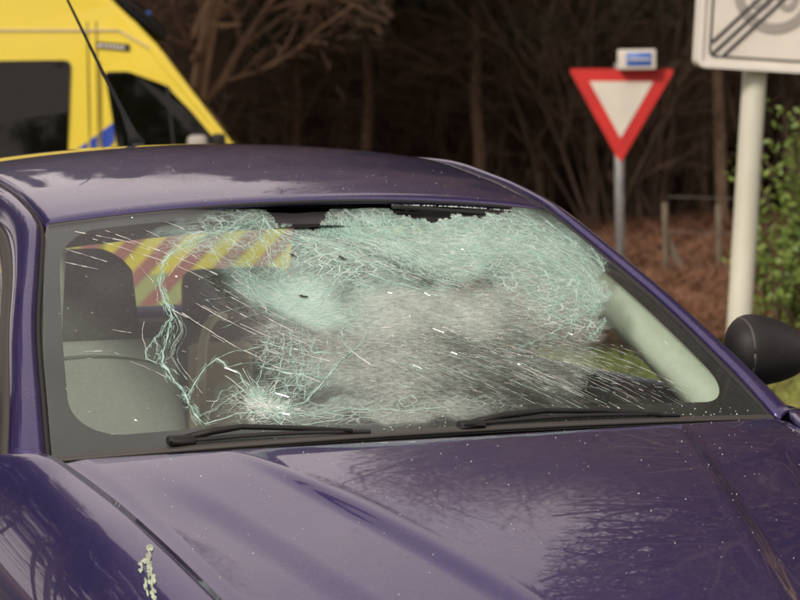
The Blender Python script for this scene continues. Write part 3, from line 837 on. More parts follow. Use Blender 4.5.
# ---- roof, side frames
def xzI(y):
    return spl([(.66, .527, 1.338), (.76, .523, 1.364), (.92, .52, 1.392), (1.25, .52, 1.425), (1.65, .52, 1.422), (1.95, .512, 1.396), (2.12, .50, 1.362)], y)
def roof_fn(u, v):
    roll = 0
    if v < 0: roll = -v; v = 0
    yI = lerp(.668, 2.12, v); x, z = xzI(yI); c = 1 - abs(u) ** 2.2
    return (u * (x - .004), yI - c * .078 * (1 - v) ** 2 + c * .05 * v * v + roll * -.25, z + c * lerp(.036, .040, sst(0, .4, v)) - .004 * abs(u) ** 30 - roll * (.2 + 10 * roll))
roof = orient(grid('roof', roof_fn, 61, 70, 'car_paint', car, vv=(-.028, 1), thick=.004, flip=False), (0, 0, 1))
grid('headliner', lambda u, v: (u * .50, lerp(.70, 2.08, v) - .06 * (1 - u * u) * (1 - v), xzI(lerp(.70, 2.08, v))[1] + .02 * (1 - u * u) - .03), 20, 24, 'headliner', car)
EI = [(0, .693, -.012, .964), (.5, .667, .12, 1.048), (1, .623, .328, 1.165), (1.6, .566, .525, 1.273), (2, .533, .648, 1.335), (2.3, .526, .76, 1.364), (3, .522, .94, 1.395), (4, .522, 1.25, 1.425), (5, .522, 1.7, 1.42), (6, .508, 2.06, 1.378), (6.5, .512, 2.16, 1.34), (8, .59, 2.5, 1.03)]
EO = [(0, 0.751, 0.039, 0.960), (0.5, 0.714, 0.171, 1.041), (1, 0.664, 0.372, 1.149), (1.6, 0.608, 0.571, 1.251), (2, 0.582, 0.706, 1.306), (2.3, 0.574, 0.826, 1.334), (3, 0.585, 1.000, 1.350), (4, 0.592, 1.270, 1.374), (5, 0.592, 1.700, 1.370), (6, 0.585, 2.000, 1.330), (6.5, 0.600, 2.090, 1.280), (8, 0.700, 2.280, 1.000)]
def frame_fn(sx):
    def f_(u, v):
        a, b = spl(EI, v * 8), spl(EO, v * 8)
        p = a + (b - a) * u
        bulge = .013 * 4 * u * (1 - u) + .004 * (1 - (2 * u - 1) ** 6)
        p = p + np.array([.45, -.25, .85]) * bulge
        if u < .02: p = p + np.array([0, 0, -.006])
        return (sx * p[0], p[1], p[2])
    return f_
for sx in (-1, 1):
    fr = grid('side_frame', frame_fn(sx), 15, 100, 'car_paint', car, us=(0, 1), flip=sx < 0, thick=.004)
    orient(fr, (sx * .45, -.25, .85))
    # seal under the joint of roof and frame, and round the glass
    tubeobj('roof_seal', [(sx * (spl(EI, v)[0] - .003), spl(EI, v)[1], spl(EI, v)[2] - .009) for v in np.linspace(0, 8, 90)], .0055, 'rubber', car, 6)
    V = []
    for v in np.linspace(0, 8, 90):
        b = spl(EO, v); q = b + np.array([.006, .004, .0]); e = b + np.array([.014, .022 if v < 6 else -.01, -.020])
        for p in (b + np.array([-.004, 0, -.002]), q, e, e + np.array([-.01, .0, -.004])): V.append((sx * p[0], p[1], p[2]))
    mesh('window_seal', V, gridfaces(4, 90, sx > 0), 'grey_plastic', car)
    # pale inner trim of the front pillar
    V = []
    for v in np.linspace(.0, 2.1, 30):
        a = spl(EI, v); b = spl(EO, v)
        c_ = (np.array([-.016, .02, -.022]), np.array([-.045, .04, -.028]), np.array([-.066, .075, -.040]), np.array([-.062, .15, -.045]), np.array([-.02, .16, -.04]))
        for q in c_: p = a + q; V.append((sx * p[0], p[1], p[2]))
    mesh('pillar_trim', V, gridfaces(5, 30, sx < 0), 'pillar_trim', car)
    # middle pillar
    V = []
    for t in np.linspace(0, 1, 8):
        for dy, dx in ((-.05, 0), (-.045, .008), (.045, .008), (.05, 0)):
            x = lerp(.76, .60, t); V.append((sx * (x + dx - .006), lerp(1.28, 1.33, t) + dy, lerp(.95, 1.36, t)))
    mesh('middle_pillar', V, gridfaces(4, 8, sx < 0), 'black_plastic', car)

# ---- side panels
def xm(y): return float(spl([(-1.2, .58), (-1.0, .72), (-.7, .785), (-.3, .822), (.3, .835), (1.4, .835), (2.1, .81), (2.5, .74), (2.72, .62)], y)[0])
TOP = [(-1.14, 0.5829, 0.7268), (-1.02, 0.5942, 0.7667), (-0.8, 0.6149, 0.8318), (-0.45, 0.6478, 0.9143), (-0.15, 0.6760, 0.9645), (-0.03, 0.7060, 0.9840), (0.06, 0.7660, 0.9760), (0.2, 0.7780, 0.9760), (1.3, 0.7720, 0.9720), (2.2, 0.7350, 0.9950), (2.5, 0.6600, 0.9900), (2.72, 0.5600, 0.9700)]
def side_fn(y, q):
    x0, z0 = spl(TOP, y); X = xm(y); zm = .62
    if q < .5:
        th = q / .5 * math.pi / 2
        return (x0 + (X - x0) * math.sin(th) ** .85, zm + (z0 - zm) * math.cos(th) ** .75)
    k = (q - .5) / .5
    return (X - .06 * k * k, lerp(zm, .20, k))
def side_panel(name, y0, y1, sx, ny, nq=44, wheel=None):
    V = []
    for j in range(ny):
        y = lerp(y0, y1, j / (ny - 1))
        for i in range(nq):
            x, z = side_fn(y, i / (nq - 1)); V.append([sx * x, y, z])
    F = gridfaces(nq, ny, sx > 0)
    if wheel:
        cy, cz, rr = wheel
        F = [f_ for f_ in F if math.hypot(sum(V[i][1] for i in f_) / 4 - cy, sum(V[i][2] for i in f_) / 4 - cz) > rr]
        used = {i for f_ in F for i in f_}
        for i in used:
            dy, dz = V[i][1] - cy, V[i][2] - cz; d = math.hypot(dy, dz)
            if d < rr + .012: V[i][1] = cy + dy / d * (rr + .006); V[i][2] = cz + dz / d * (rr + .006)
    o = orient(mesh(name, V, F, 'car_paint', car), (sx, 0, .4))
    s_ = o.modifiers.new('s', 'SOLIDIFY'); s_.thickness = .02; s_.offset = -1
    return o
for sx in (-1, 1):
    fe = side_panel('front_wing', -1.12, .192, sx, 70, wheel=(-.62, .29, .335))
    if sx < 0:
        wing = fe
    dr = side_panel('door', .198, 1.30, sx, 40)
    rbox('handle', (.02, .17, .035), 'car_paint', dr, (sx * .84, 1.12, .80), .008)
    V = []
    for y in np.linspace(.22, 1.28, 20):
        for z, dx in ((.94, .03), (.80, .075), (.5, .07), (.25, .08)):
            x0 = .772 if z > .9 else .83; V.append((sx * (x0 - dx), y, z))
    mesh('inner_panel', V, gridfaces(4, 20, sx < 0), 'seat_dark', dr)
    side_panel('rear_quarter', 1.306, 2.70, sx, 60, wheel=(1.84, .29, .335))
    V = []
    for y in np.linspace(.14, 2.2, 60):
        # top of the opening follows the frame
        tt = min(np.linspace(0, 8, 400), key=lambda q: abs(spl(EO, q)[1] + .02 - y)) if False else None
        ks = [(k[2] + .018, k[1] + .008, k[3] - .016) for k in EO]
        xt, zt = spl(ks, y); xb, zb = spl(TOP, y)
        for k in range(6):
            f_ = k / 5; V.append((sx * (lerp(xb - .012, xt, f_) + .012 * 4 * f_ * (1 - f_)), y, lerp(zb - .004, zt, f_)))
    mesh('side_window', V, gridfaces(6, 60, sx > 0), 'clear_glass', car)

# ---- bonnet
def hood_z(x, y):
    """height of the bonnet skin"""
    k = min(1.15, max(0, (-y - .05) / 1.0))
    xe = lerp(.686, .592, k)
    u = min(1, abs(x) / xe)
    z = .975 - .22 * (.52 * k + .48 * k * k) + (1 - u ** 2.1) * lerp(.037, .054, k)
    a = .570 + (y + .2) * .235
    z -= .010 * sst(a - .03, a + .035, abs(x)) * sst(.10, .40, k) * (1 - u ** 8)
    b = .400 + (y + .2) * .265
    z -= .015 * sst(b - .026, b + .030, abs(x)) * sst(.06, .50, k) * (1 - u ** 8)
    z += .0045 * math.exp(-((abs(x) - b) / .016) ** 2) * sst(.08, .35, k)
    return z
def hood_fn(u, v):
    c = 1 - u * u
    yr = -.052 - c * .150; yf = -1.16 + .10 * u ** 2
    y = lerp(yr, yf, v); k = min(1.15, max(0, (-y - .05) / 1.0))
    x = u * (lerp(.686, .592, k) - .003)
    z = hood_z(x, y) - .005 * sst(.94, 1, abs(u)) - .006 * (1 - sst(0, .012, v))
    return (x, y, z)
hood = orient(grid('bonnet', hood_fn, 361, 170, 'car_paint', car, flip=True, thick=.006), (0, 0, 1))
# dark channel under the joints of bonnet and wings
for sx in (-1, 1):
    V = []
    for y in np.linspace(-1.0, -.04, 30):
        x0, z0 = spl(TOP, y)
        for dx, dz in ((-.03, -.05), (.004, -.05)): V.append((sx * (x0 + dx), y, z0 + dz))
    mesh('gutter', V, gridfaces(2, 30, sx > 0), 'rubber', car)

# ---- cowl, sill trim of the glass
def cowl_fn(u, v):
    a = W0(u * .995, 0) + np.array([0, -.004, -.012]); c = 1 - u * u
    b = np.array([u * .68, -.10 - c * .15, .905 + c * .045])
    p = a + (b - a) * v
    return (p[0], p[1], p[2] - .02 * math.sin(v * math.pi))
grid('cowl', cowl_fn, 60, 8, 'black_plastic', car, flip=False)
def lip_fn(u, v):
    p = W0(u * .998, 0); an = v * math.pi
    return (p[0], p[1] - .004 - .016 * math.sin(an) * .8 - .006 * v, p[2] + .006 * math.cos(an) - .004)
grid('cowl_lip', lip_fn, 80, 8, 'grey_plastic', car)

# ---- wipers
def wiper(path, blade, pivot):
    w_ = tubeobj('wiper', [W(*p[:2], p[2]) for p in path], [.006, .0065, .005, .0045, .004][:len(path)], 'black_plastic', car, 8)
    pv = W(*pivot[:2], pivot[2])
    rbox('pivot_cap', (.05, .028, .018), 'black_plastic', w_, tuple(pv), .009)
    n_ = 24; V = []
    for k in range(n_):
        f_ = k / (n_ - 1); s_, t_ = lerp(blade[0][0], blade[1][0], f_), lerp(blade[0][1], blade[1][1], f_) + .012 * math.sin(f_ * math.pi) * blade[2]
        p = W(s_, t_, .004)
        for dy, dz in ((.004, 0), (-.004, .001), (-.005, .006), (.0, .008), (.005, .005)): V.append((p[0], p[1] + dy, p[2] + dz))
    mesh('blade', V, gridfaces(5, n_, False, True) if False else gridfaces(5, n_), 'rubber', w_)
wiper([(-.70, .010, .010), (-.62, .022, .014), (-.552, .026, .016), (-.42, .014, .012), (-.285, -.006, .010)], ((-.67, .004), (-.24, -.010), .5), (-.70, .008, .008))
wiper([(.03, .0, .008), (.12, .012, .012), (.25, .022, .013), (.42, .014, .012), (.60, -.004, .009)], ((.06, -.004), (.66, -.006), .8), (.03, -.004, .006))

# ---- loosened header moulding over the hole
P = []
for k in range(16):
    f_ = k / 15; s_ = lerp(.30, .88, f_); p = W0(s_, .985) + NW * (.004 - .004 * math.sin(f_ * 3)); P.append((p[0], p[1], p[2] - .010 - .006 * f_))
tubeobj('header_moulding', P, .0055, 'rubber', car, 6)
P = [(W0(s_, 1)[0], W0(s_, 1)[1] + .004, W0(s_, 1)[2] - .002) for s_ in np.linspace(-.99, .99, 40)]
tubeobj('header_seal', P, .0045, 'rubber', car, 6)
# dark header lining behind the torn top of the glass
grid('header_lining', lambda u, v: (u * .50, lerp(.62, .80, v) - .07 * (1 - u * u), lerp(1.325, 1.365, v) + .03 * (1 - u * u) - .035), 24, 5, 'black_plastic', car)

# ---- door mirrors
def mirror(sx):
    c = np.array([.824, .30, 1.058]); V = []; nu, nv = 32, 20
    for j in range(nv):
        ph = math.pi * j / (nv - 1)
        for i in range(nu):
            th = 2 * math.pi * i / nu
            cx, cz = math.cos(th), math.sin(th)
            e = .86
            x = math.copysign(abs(cx) ** e, cx) * math.sin(ph) ** .8; z = math.copysign(abs(cz) ** e, cz) * math.sin(ph) ** .8; y = -math.cos(ph)
            zz = z * (.070 - .016 * x) * (1.0 if z > 0 else .95) - .006 * x
            V.append((sx * (c[0] + x * (.094 if x < 0 else .105)), c[1] + (y * .085 if y < 0 else y * .03) + .02 * x, c[2] + zz + .004 * (1 - x * x)))
    m_ = mesh('door_mirror', V, gridfaces(nu, nv, sx > 0, True), 'black_plastic', car)
    tubeobj('mirror_foot', [(sx * .745, .27, .985), (sx * .76, .28, 1.0), (sx * .785, .295, 1.025)], [.035, .03, .03], 'black_plastic', m_, 10)
    rbox('mirror_glass', (.12, .006, .085), 'chrome', m_, (sx * .828, .332, 1.060), .003)
    P = []
    for a in np.linspace(0, 2 * math.pi, 40):
        ca, sa = math.cos(a), math.sin(a); x_ = -.60
        P.append((sx * (c[0] + x_ * .094), c[1] - .068 * max(ca, 0) ** .8 + .024 * max(-ca, 0) - .012, c[2] + .062 * math.copysign(abs(sa) ** .9, sa) + .008))
    tubeobj('housing_lip', P, .0045, 'grey_plastic', m_, 6)
    # the folding joint line on the inner end
    tubeobj('joint_line', [(sx * (.752 + .004 * math.cos(a)), .30 - .062 * math.cos(a * .9), 1.064 + .052 * math.sin(a)) for a in np.linspace(-1.3, 1.3, 16)], .0022, 'rubber', m_, 5)
mirror(1); mirror(-1)

# ---- interior
grid('dashboard', lambda u, v: (u * .66, lerp(-.02, .48, v) - .10 * (1 - u * u) * (1 - v), .925 + .012 * math.sin(v * 3) + .045 * (math.exp(-((u - .52) / .22) ** 2)) * sst(.3, .8, v) - (.25 * sst(.93, 1.0, v))), 40, 30, 'dash', car, flip=True)
sw = car
V, F = [], []
nu, nv = 36, 8
for i in range(nu):
    for j in range(nv):
        a, b = 2 * math.pi * i / nu, 2 * math.pi * j / nv
        p = Vector(((.185 + .015 * math.cos(b)) * math.cos(a), .015 * math.sin(b), (.185 + .015 * math.cos(b)) * math.sin(a)))
        p.rotate(Matrix.Rotation(R(-28), 3, 'X')); V.append(p + Vector((.35, .62, .90)))
F = [(i * nv + j, i * nv + (j + 1) % nv, ((i + 1) % nu) * nv + (j + 1) % nv, ((i + 1) % nu) * nv + j) for i in range(nu) for j in range(nv)]
stw = mesh('steering_wheel', V, F, 'black_plastic', car)
rbox('hub', (.17, .05, .15), 'black_plastic', stw, (.35, .60, .90), .02)
for a in (0, math.pi, -math.pi / 2):
    tubeobj('spoke', [(.35, .61, .90), (.35 + .18 * math.cos(a), .62 - .0 + .08 * math.sin(a) * -.4, .90 + .165 * math.sin(a))], .014, 'black_plastic', stw, 6)
def seat(x, y, lean=.2, m1='seat_grey'):
    def shape(px, py, pz):
        return (px, py, pz)
    b = rbox('seat', (.50, .13, .62), m1, car, (0, 0, 0), .055, 4,
             fn=lambda a, b_, c: (a * (1 - .22 * sst(.12, .31, c)) , b_ - .03 * (abs(a) / .25) ** 2 * (1 - sst(.2, .3, c)), c))
    b.data.transform(Matrix.Translation((x, y, .77)) @ Matrix.Rotation(-lean, 4, 'X'))
    h = rbox('headrest', (.30, .11, .215), 'seat_dark', b, (0, 0, 0), .05, 4, fn=lambda a, b_, c: (a * (1 + .06 * (c / .1)) if c < 0 else a * (1 - .42 * (c / .108) ** 2.5), b_ - .012 * (abs(a) / .15) ** 2, c))
    h.data.transform(Matrix.Translation((x, y + .105, 1.155)) @ Matrix.Rotation(-lean * .7, 4, 'X'))
    tubeobj('seam', [(x + .17 * k, y + .045 - .065 - .01 * k * k, 1.055 - .025 * k * k) for k in np.linspace(-1, 1, 13)], .0025, 'seam', b, 5)
    for px in (-.06, .06):
        tubeobj('headrest_post', [(x + px, y + .06, 1.02), (x + px, y + .09, 1.09)], .007, 'chrome', b, 6)
    rbox('cushion', (.50, .50, .16), m1, b, (x, y - .25, .48), .05, 4)
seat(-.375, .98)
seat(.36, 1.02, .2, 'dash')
rs_ = rbox('rear_bench', (1.20, .14, .50), 'seat_dark', car, (0, 2.02, .78), .05, 4)
rbox('cushion', (1.2, .5, .16), 'seat_dark', rs_, (0, 1.75, .48), .05)
for x in (-.33, .30):
    rbox('headrest', (.26, .09, .16), 'seat_dark', rs_, (x, 2.06, 1.07), .04)
# belt of the rear seat, tan side trim
tubeobj('rear_belt', [(.158, 1.90, .80), (.162, 1.90, .90), (.168, 1.90, .98), (.182, 1.90, 1.025), (.205, 1.91, 1.045), (.232, 1.93, 1.042)], .012, 'belt', car, 6)
rbox('rear_trim', (.16, .05, .22), 'tan_trim', car, (.225, 1.95, .87), .02)
rbox('floor_pan', (1.5, 3.2, .05), 'rubber', car, (0, .9, .25), .01)
rbox('bulkhead', (1.3, .04, .55), 'rubber', car, (0, -.02, .62), .01)
# rear view mirror hanging from the header
rm = rbox('interior_mirror', (.22, .03, .06), 'black_plastic', car, (.20, .57, 1.27), .012)
tubeobj('stem', [(.20, .59, 1.28), (.20, .61, 1.345)], .008, 'black_plastic', rm, 6)

# ---- rear end
def rw(u, v):
    c = 1 - u * u
    return (u * lerp(.56, .49, v), lerp(2.48, 2.13, v) + c * .07, lerp(1.03, 1.372, v) + c * .03 * v)
grid('rear_window', rw, 20, 12, 'clear_glass', car, flip=True)
tg = grid('tailgate', lambda u, v: (u * lerp(.60, .62, v), lerp(2.70, 2.47, sst(0, 1, v)) + .08 * (1 - u * u), lerp(.50, 1.03, v)), 20, 14, 'car_paint', car, flip=True, thick=.01)
grid('rear_bumper', lambda u, v: (u * .76, 2.66 + .12 * (1 - u ** 4) - .35 * abs(u) ** 6, lerp(.22, .55, v)), 30, 8, 'car_paint', car, flip=True, thick=.02)
for sx in (-1, 1):
    rbox('tail_lamp', (.12, .10, .28), 'lamp_red', car, (sx * .66, 2.58, .78), .03)
grid('parcel_shelf', lambda u, v: (u * .58, lerp(2.06, 2.5, v), 1.0), 6, 6, 'dash', car)

# ---- front end
fb = grid('front_bumper', lambda u, v: (u * .78, -1.28 + .16 * abs(u) ** 2.2 + .34 * abs(u) ** 9 - .03 * math.sin(v * 3), lerp(.20, .70, v)), 50, 14, 'car_paint', car, thick=.02)
def nose_fn(u, v):
    a = np.array(hood_fn(u * .995, 1.0)) + np.array([0, .004, -.007])
    b = np.array([u * .70, -1.29 + .16 * abs(u * .9) ** 2.2 + .30 * abs(u * .9) ** 9, .692])
    p = a + (b - a) * v
    return (p[0], p[1] - .02 * math.sin(v * math.pi), p[2] + .01 * math.sin(v * math.pi))
orient(grid('nose_panel', nose_fn, 50, 8, 'car_paint', car, thick=.004), (0, -.5, 1))
gr = rbox('grille', (.62, .05, .13), 'black_plastic', car, (0, -1.25, .68), .02)
for k in range(4): rbox('bar', (.58, .02, .012), 'chrome', gr, (0, -1.28, .64 + k * .027), .004)
for sx in (-1, 1):
    hl = rbox('headlight', (.24, .14, .15), 'lamp_clear', car, (sx * .49, -1.12, .66), .05)
    rbox('number_of_bulb_cover', (.09, .03, .09), 'chrome', hl, (sx * .47, -1.195, .66), .02).name = 'reflector'
rbox('number_plate', (.52, .012, .11), 'stripe_lime', fb, (0, -1.325, .42), .004)

# ---- wheels
def lathe(prof, n=40):
    V, F = [], []
    for i in range(n):
        a = 2 * math.pi * i / n
        for r_, x in prof: V.append((x, r_ * math.cos(a), r_ * math.sin(a)))
    k = len(prof)
    for i in range(n):
        for j in range(k - 1): F.append((i * k + j, i * k + j + 1, ((i + 1) % n) * k + j + 1, ((i + 1) % n) * k + j))
    return V, F
V, F = lathe([(.19, -.085), (.25, -.092), (.28, -.08), (.288, -.05), (.288, .05), (.28, .08), (.25, .092), (.19, .085)])
tyre_o = mesh('wheel', V, F, 'tyre')
V, F = lathe([(.0, .055), (.05, .06), (.06, .05), (.16, .065), (.185, .085), (.195, .08), (.195, -.08)])
rim_o = mesh('rim', V, F, 'alloy')
tyre_o.parent = car; rim_o.parent = tyre_o
k = 0
for sx in (-1, 1):
    for y in (-.62, 1.84):
        if k == 0: a, b = tyre_o, rim_o
        else:
            a, b = tyre_o.copy(), rim_o.copy(); COL.objects.link(a); COL.objects.link(b); b.parent = a
        a.location = (sx * .735, y, .292); a.rotation_euler = (0, 0, 0 if sx > 0 else math.pi); k += 1

# ---- aerial on the rear of the roof
ab = rbox('aerial', (.035, .05, .03), 'rubber', car, (.043, 2.0, 1.448), .012)
tubeobj('whip', [(.043, 2.0, 1.455), (.030, 1.998, 1.485), (.005, 1.99, 1.54), (-.045, 1.98, 1.635), (-.131, 1.96, 1.803), (-.165, 1.955, 1.868)], [.022, .012, .006, .0042, .003, .0025], 'rubber', ab, 8)

# ---- scuff of foreign paint on the wing
def wing_pt(y, q, lift=.0015):
    e = 1e-3
    x, z = side_fn(y, q); x2, z2 = side_fn(y, q + e); n_ = Vector((z - z2, 0, x2 - x)).normalized()
    return (-(x + n_.x * lift), y, z + n_.z * lift)
V, F = [], []
for k in range(70):
    f_ = random.random(); lane = random.choice((0, 0, 1)); y = lerp(-.53, -.72, f_) + random.gauss(0, .004); q = lerp(.035, .160, f_) + lane * .022 + random.gauss(0, .004)
    if lane and not .2 < f_ < .75: continue
    L = random.uniform(.006, .022); ww = random.uniform(.0012, .0045); b_ = len(V); sl_ = .66
    for e_, h_ in ((-.5, .3), (-.2, 1), (.25, .8), (.5, .2)):
        yy, qq = y - L * e_, q + L * e_ * sl_; hh = ww * h_ * random.uniform(.6, 1.3)
        V += [wing_pt(yy - hh * .7, qq - hh), wing_pt(yy + hh * .7, qq + hh)]
    F += [(b_ + 2 * i, b_ + 2 * i + 1, b_ + 2 * i + 3, b_ + 2 * i + 2) for i in range(3)]
mesh('scuff_mark', V, F, 'scuff', wing)

# ---- loose crumbs of glass on bonnet, cowl and roof
V, F = [], []
def crumb(p, r_):
    b_ = len(V)
    for dx, dy, dz in ((-1, -.6, 0), (1, -.5, 0), (0, 1, 0), (.1, 0, 1.0)):
        V.append((p[0] + dx * r_ * random.uniform(.5, 1.2), p[1] + dy * r_ * random.uniform(.5, 1.2), p[2] + dz * r_ * random.uniform(.5, 1.2)))
    F.extend([(b_, b_ + 1, b_ + 3), (b_ + 1, b_ + 2, b_ + 3), (b_ + 2, b_, b_ + 3)])
for k in range(300):
    u, v = random.uniform(-.97, .97), abs(random.gauss(0, .42))
    if v > .97: continue
    crumb(hood_fn(u, v), random.choice((.0005, .0006, .0008, .0010, .0015)))
for k in range(130):
    s_ = random.uniform(-.6, .95); t_ = abs(random.gauss(.01, .02)); crumb(W(s_, min(.9, t_), .001), random.uniform(.0008, .0022))
for k in range(90):
    crumb(roof_fn(random.uniform(-.9, .95), abs(random.gauss(.0, .12))), random.uniform(.0006, .0013))
for k in range(160):
    s_ = random.uniform(.3, .9); p = W0(s_, .985); crumb((p[0], p[1] + random.uniform(-.004, .004), p[2] - .004), random.uniform(.001, .0025))
o = fast_mesh('glass_crumbs', V, F, 'shard')
tag(o, 'tiny crumbs of broken glass scattered over the purple bonnet and roof', 'glass crumbs', kind='stuff')

# ================================================================== AMBULANCE
def vp(px, D, z=0):
    """a point D metres down the view axis, at the bearing of px"""
    a = (px - 400) / 2961.7 * D
    return Vector((CAM.x, CAM.y, 0)) + rv * a + fv * D + Vector((0, 0, z))
DA = 15.0; UP = .37
p0 = vp(239, DA)
amb = thing('ambulance', 'bright yellow high-roof ambulance with blue side stripes and lit-free roof beacon', 'ambulance', (p0.x, p0.y, zground(p0.x, p0.y) + .035), -YAW + R(5), None, 15.0 / 19.0)
amb['label'] = 'bright yellow high-roof ambulance with dark windows and red and blue striping'
def A(px, py): return ((px - 235) / 156, 1.11 + UP + (150 - py) / 156)
def tumble(x, y, z):
    k = .11 * sst(1.0, 2.5, z - UP) + .10 * sst(.5, 1.25, x)
    return (x, y + k if y < 1 else y - k, z)
prof = [(x, z + UP) for x, z in [(.02, 1.10), (-.22, 1.42), (-.45, 1.735), (-.50, 1.80), (-.62, 1.93), (-.77, 2.08), (-.95, 2.22), (-1.2, 2.34), (-1.6, 2.42), (-2.2, 2.45), (-4.9, 2.45), (-5.05, 2.38), (-5.12, 2.1), (-5.15, 1.2)]] + [(-5.15, .34)]
# wheel arches
def arch(cx, r_=.39, cz=.34):
    return [(cx + r_ * math.cos(a), cz + r_ * math.sin(a)) for a in np.linspace(math.pi, 0, 13)]
prof += arch(-4.0) + arch(.45) + [(1.2, .30), (1.26, .5), (1.24, .85), (1.12, 1.08), (.75, 1.28), (.35, 1.41)]
body = prism('body', prof, 0, 1.95, 'van_yellow', amb, bev=.05, smooth=False, fn=tumble)
def panel(name, pts, m, parent, d=.006, th=.02, rnd=0, n=4):
    """flat panel that follows the flank of the van, d proud of it; pts (x,z)"""
    q = []
    for i, p in enumerate(pts):
        if rnd:
            a = Vector(pts[i - 1]); b = Vector(p); c = Vector(pts[(i + 1) % len(pts)])
            r1 = min(rnd, (a - b).length * .45, (c - b).length * .45)
            s_, e_ = b + (a - b).normalized() * r1, b + (c - b).normalized() * r1
            for k in range(n + 1):
                f_ = k / n; q.append(tuple((1 - f_) ** 2 * s_ + 2 * f_ * (1 - f_) * b + f_ ** 2 * e_))
        else: q.append(p)
    return prism(name, q, 0, th, m, parent, fn=lambda x, y, z: (x, y - d + .11 * sst(1.0, 2.5, z - UP) + .10 * sst(.5, 1.25, x), z))
# subdivide vertical edges so that panels follow the curved flank
def dens(pts, n=6):
    o = []
    for i, p in enumerate(pts):
        q = pts[(i + 1) % len(pts)]
        for k in range(n): o.append((lerp(p[0], q[0], k / n), lerp(p[1], q[1], k / n)))
    return o
panel('side_window', [A(-330, 58), A(72, 58), A(69, 110), A(66, 168), A(-330, 168)], 'dark_glass', amb, .008, rnd=.05)
panel('side_window', [A(105, 70), A(128, 70), A(165, 84), A(190, 110), A(216, 142), A(216, 165), A(128, 165), A(116, 146)], 'dark_glass', amb, .008, rnd=.03)
panel('window_divider', [A(165, 84), A(169, 86), A(174, 150), A(171, 150)], 'black_plastic', amb, .012)
panel('roof_gutter', [A(-500, 22), A(120, 28), A(150, 46), A(150, 48), A(119, 30), A(-500, 24)], 'tan_trim', amb, .010)
for x_ in (88, 97):
    panel('door_seam', dens([A(x_, 20), A(x_ + 1.1, 20), A(x_ + 1.1, 290), A(x_, 290)]), 'grey_plastic', amb, .002)
panel('door_seam', dens([A(100, 60), A(101, 60), A(101, 290), A(100, 290)]), 'grey_plastic', amb, .002)
for (xa, xb) in ((62, 86.5), (89.5, 96), (98.5, 99.5), (101.5, 113)):
    ya = lambda x: 124 + (108 - x) * .72
    panel('blue_stripe', dens([A(xa, ya(xa)), A(xb, ya(xb)), A(xb, ya(xb) + 24 - max(0, xb - 108)), A(xa, ya(xa) + 24)]), 'stripe_blue', amb, .004)
bdg = panel('badge', [A(97, 40), A(130, 43), A(130, 49.5), A(97, 46)], 'sign_black', amb, .012)
for i, x_ in enumerate((99, 105, 108.5, 112, 115.5, 119, 122.5)):
    panel('badge_mark', [A(x_, 42.2 + i * .4), A(x_ + (4 if i == 0 else 2.2), 42.3 + i * .4), A(x_ + (4 if i == 0 else 2.2), 45.6 + i * .4), A(x_, 45.4 + i * .4)], 'sign_white', bdg, .016)
# lower band: lime with red diagonals
band = panel('lime_band', dens([(-5.0, .76), (-5.0, 1.12), (1.0, 1.12), (1.0, .76), (.0, .74), (.0, .40), (-3.56, .40), (-3.56, .74)], 8), 'stripe_lime', amb, .004)
x_ = -4.9
while x_ < .70:
    zb = .77 if x_ < -3.5 or x_ > -.22 else .41
    panel('red_diagonal', dens([(x_ + zb - .41, zb), (x_ + zb - .41 + .11, zb), (x_ + .81, 1.11), (x_ + .70, 1.11)], 3) if x_ + .84 < .98 else dens([(x_ + zb - .41, zb), (x_ + zb - .41 + .10, zb), (.97, 1.0), (.97, 1.11)], 3), 'stripe_red', amb, .0075)
    x_ += .245
# beacon on the front corner of the roof
def bfn(u, v):
    a = u * math.pi
    return None
V = []; nu, nv = 14, 12
for j in range(nv):
    f_ = j / (nv - 1); cx, cz = lerp(-.80, -.48, f_) + .03, lerp(2.07, 1.80, f_) + UP + .03
    for i in range(nu):
        a = 2 * math.pi * i / nu; r_ = .075 * math.sin(math.pi * (.08 + .86 * f_)) ** .5
        V.append((cx + .68 * r_ * math.cos(a), .36 + .28 * math.sin(a), cz + .75 * r_ * math.cos(a)))
bc = mesh('beacon', V, gridfaces(nu, nv, False, True), 'dark_glass', amb)
rbox('beacon_lens', (.14, .30, .06), 'sign_blue', bc, (-.60, .36, 1.98 + UP), .025, rot=None)
bc2 = bc.copy(); COL.objects.link(bc2); bc2.location = (0, .98, 0)
# windscreen of the ambulance
mesh('windscreen', [(.035, .20, 1.12 + UP), (.035, 1.75, 1.12 + UP), (-.43, 1.66, 1.735 + UP), (-.43, .29, 1.735 + UP)], [(0, 1, 2, 3)], 'dark_glass', amb, False)
# mirrors
am = rbox('mirror_housing', (.13, .14, .17), 'sign_grey', amb, (A(195, 0)[0], -.20, 1.13 + UP), .045)
rbox('mirror_arm', (.09, .10, .20), 'black_plastic', am, (A(215, 0)[0] + .01, -.10, 1.12 + UP), .03)
for x_ in (.45, -4.0):
    for y_ in (.12, 1.83):
        w_ = tyre_o.copy(); COL.objects.link(w_); w_.parent = amb; w_.location = (x_, y_, .345); w_.scale = (1.2, 1.2, 1.2); w_.rotation_euler = (0, 0, -math.pi / 2 if y_ < 1 else math.pi / 2)
        r_ = rim_o.copy(); COL.objects.link(r_); r_.parent = w_
hl = rbox('headlight', (.28, .30, .22), 'lamp_clear', amb, (1.06, .30, 1.0), .06)
hl2 = hl.copy(); COL.objects.link(hl2); hl2.location = (0, 1.35, 0)
rbox('bumper', (.25, 1.75, .22), 'grey_plastic', amb, (1.17, .975, .48), .05)
rbox('underbody', (5.6, 1.6, .25), 'rubber', amb, (-2.1, .975, .38), .03)

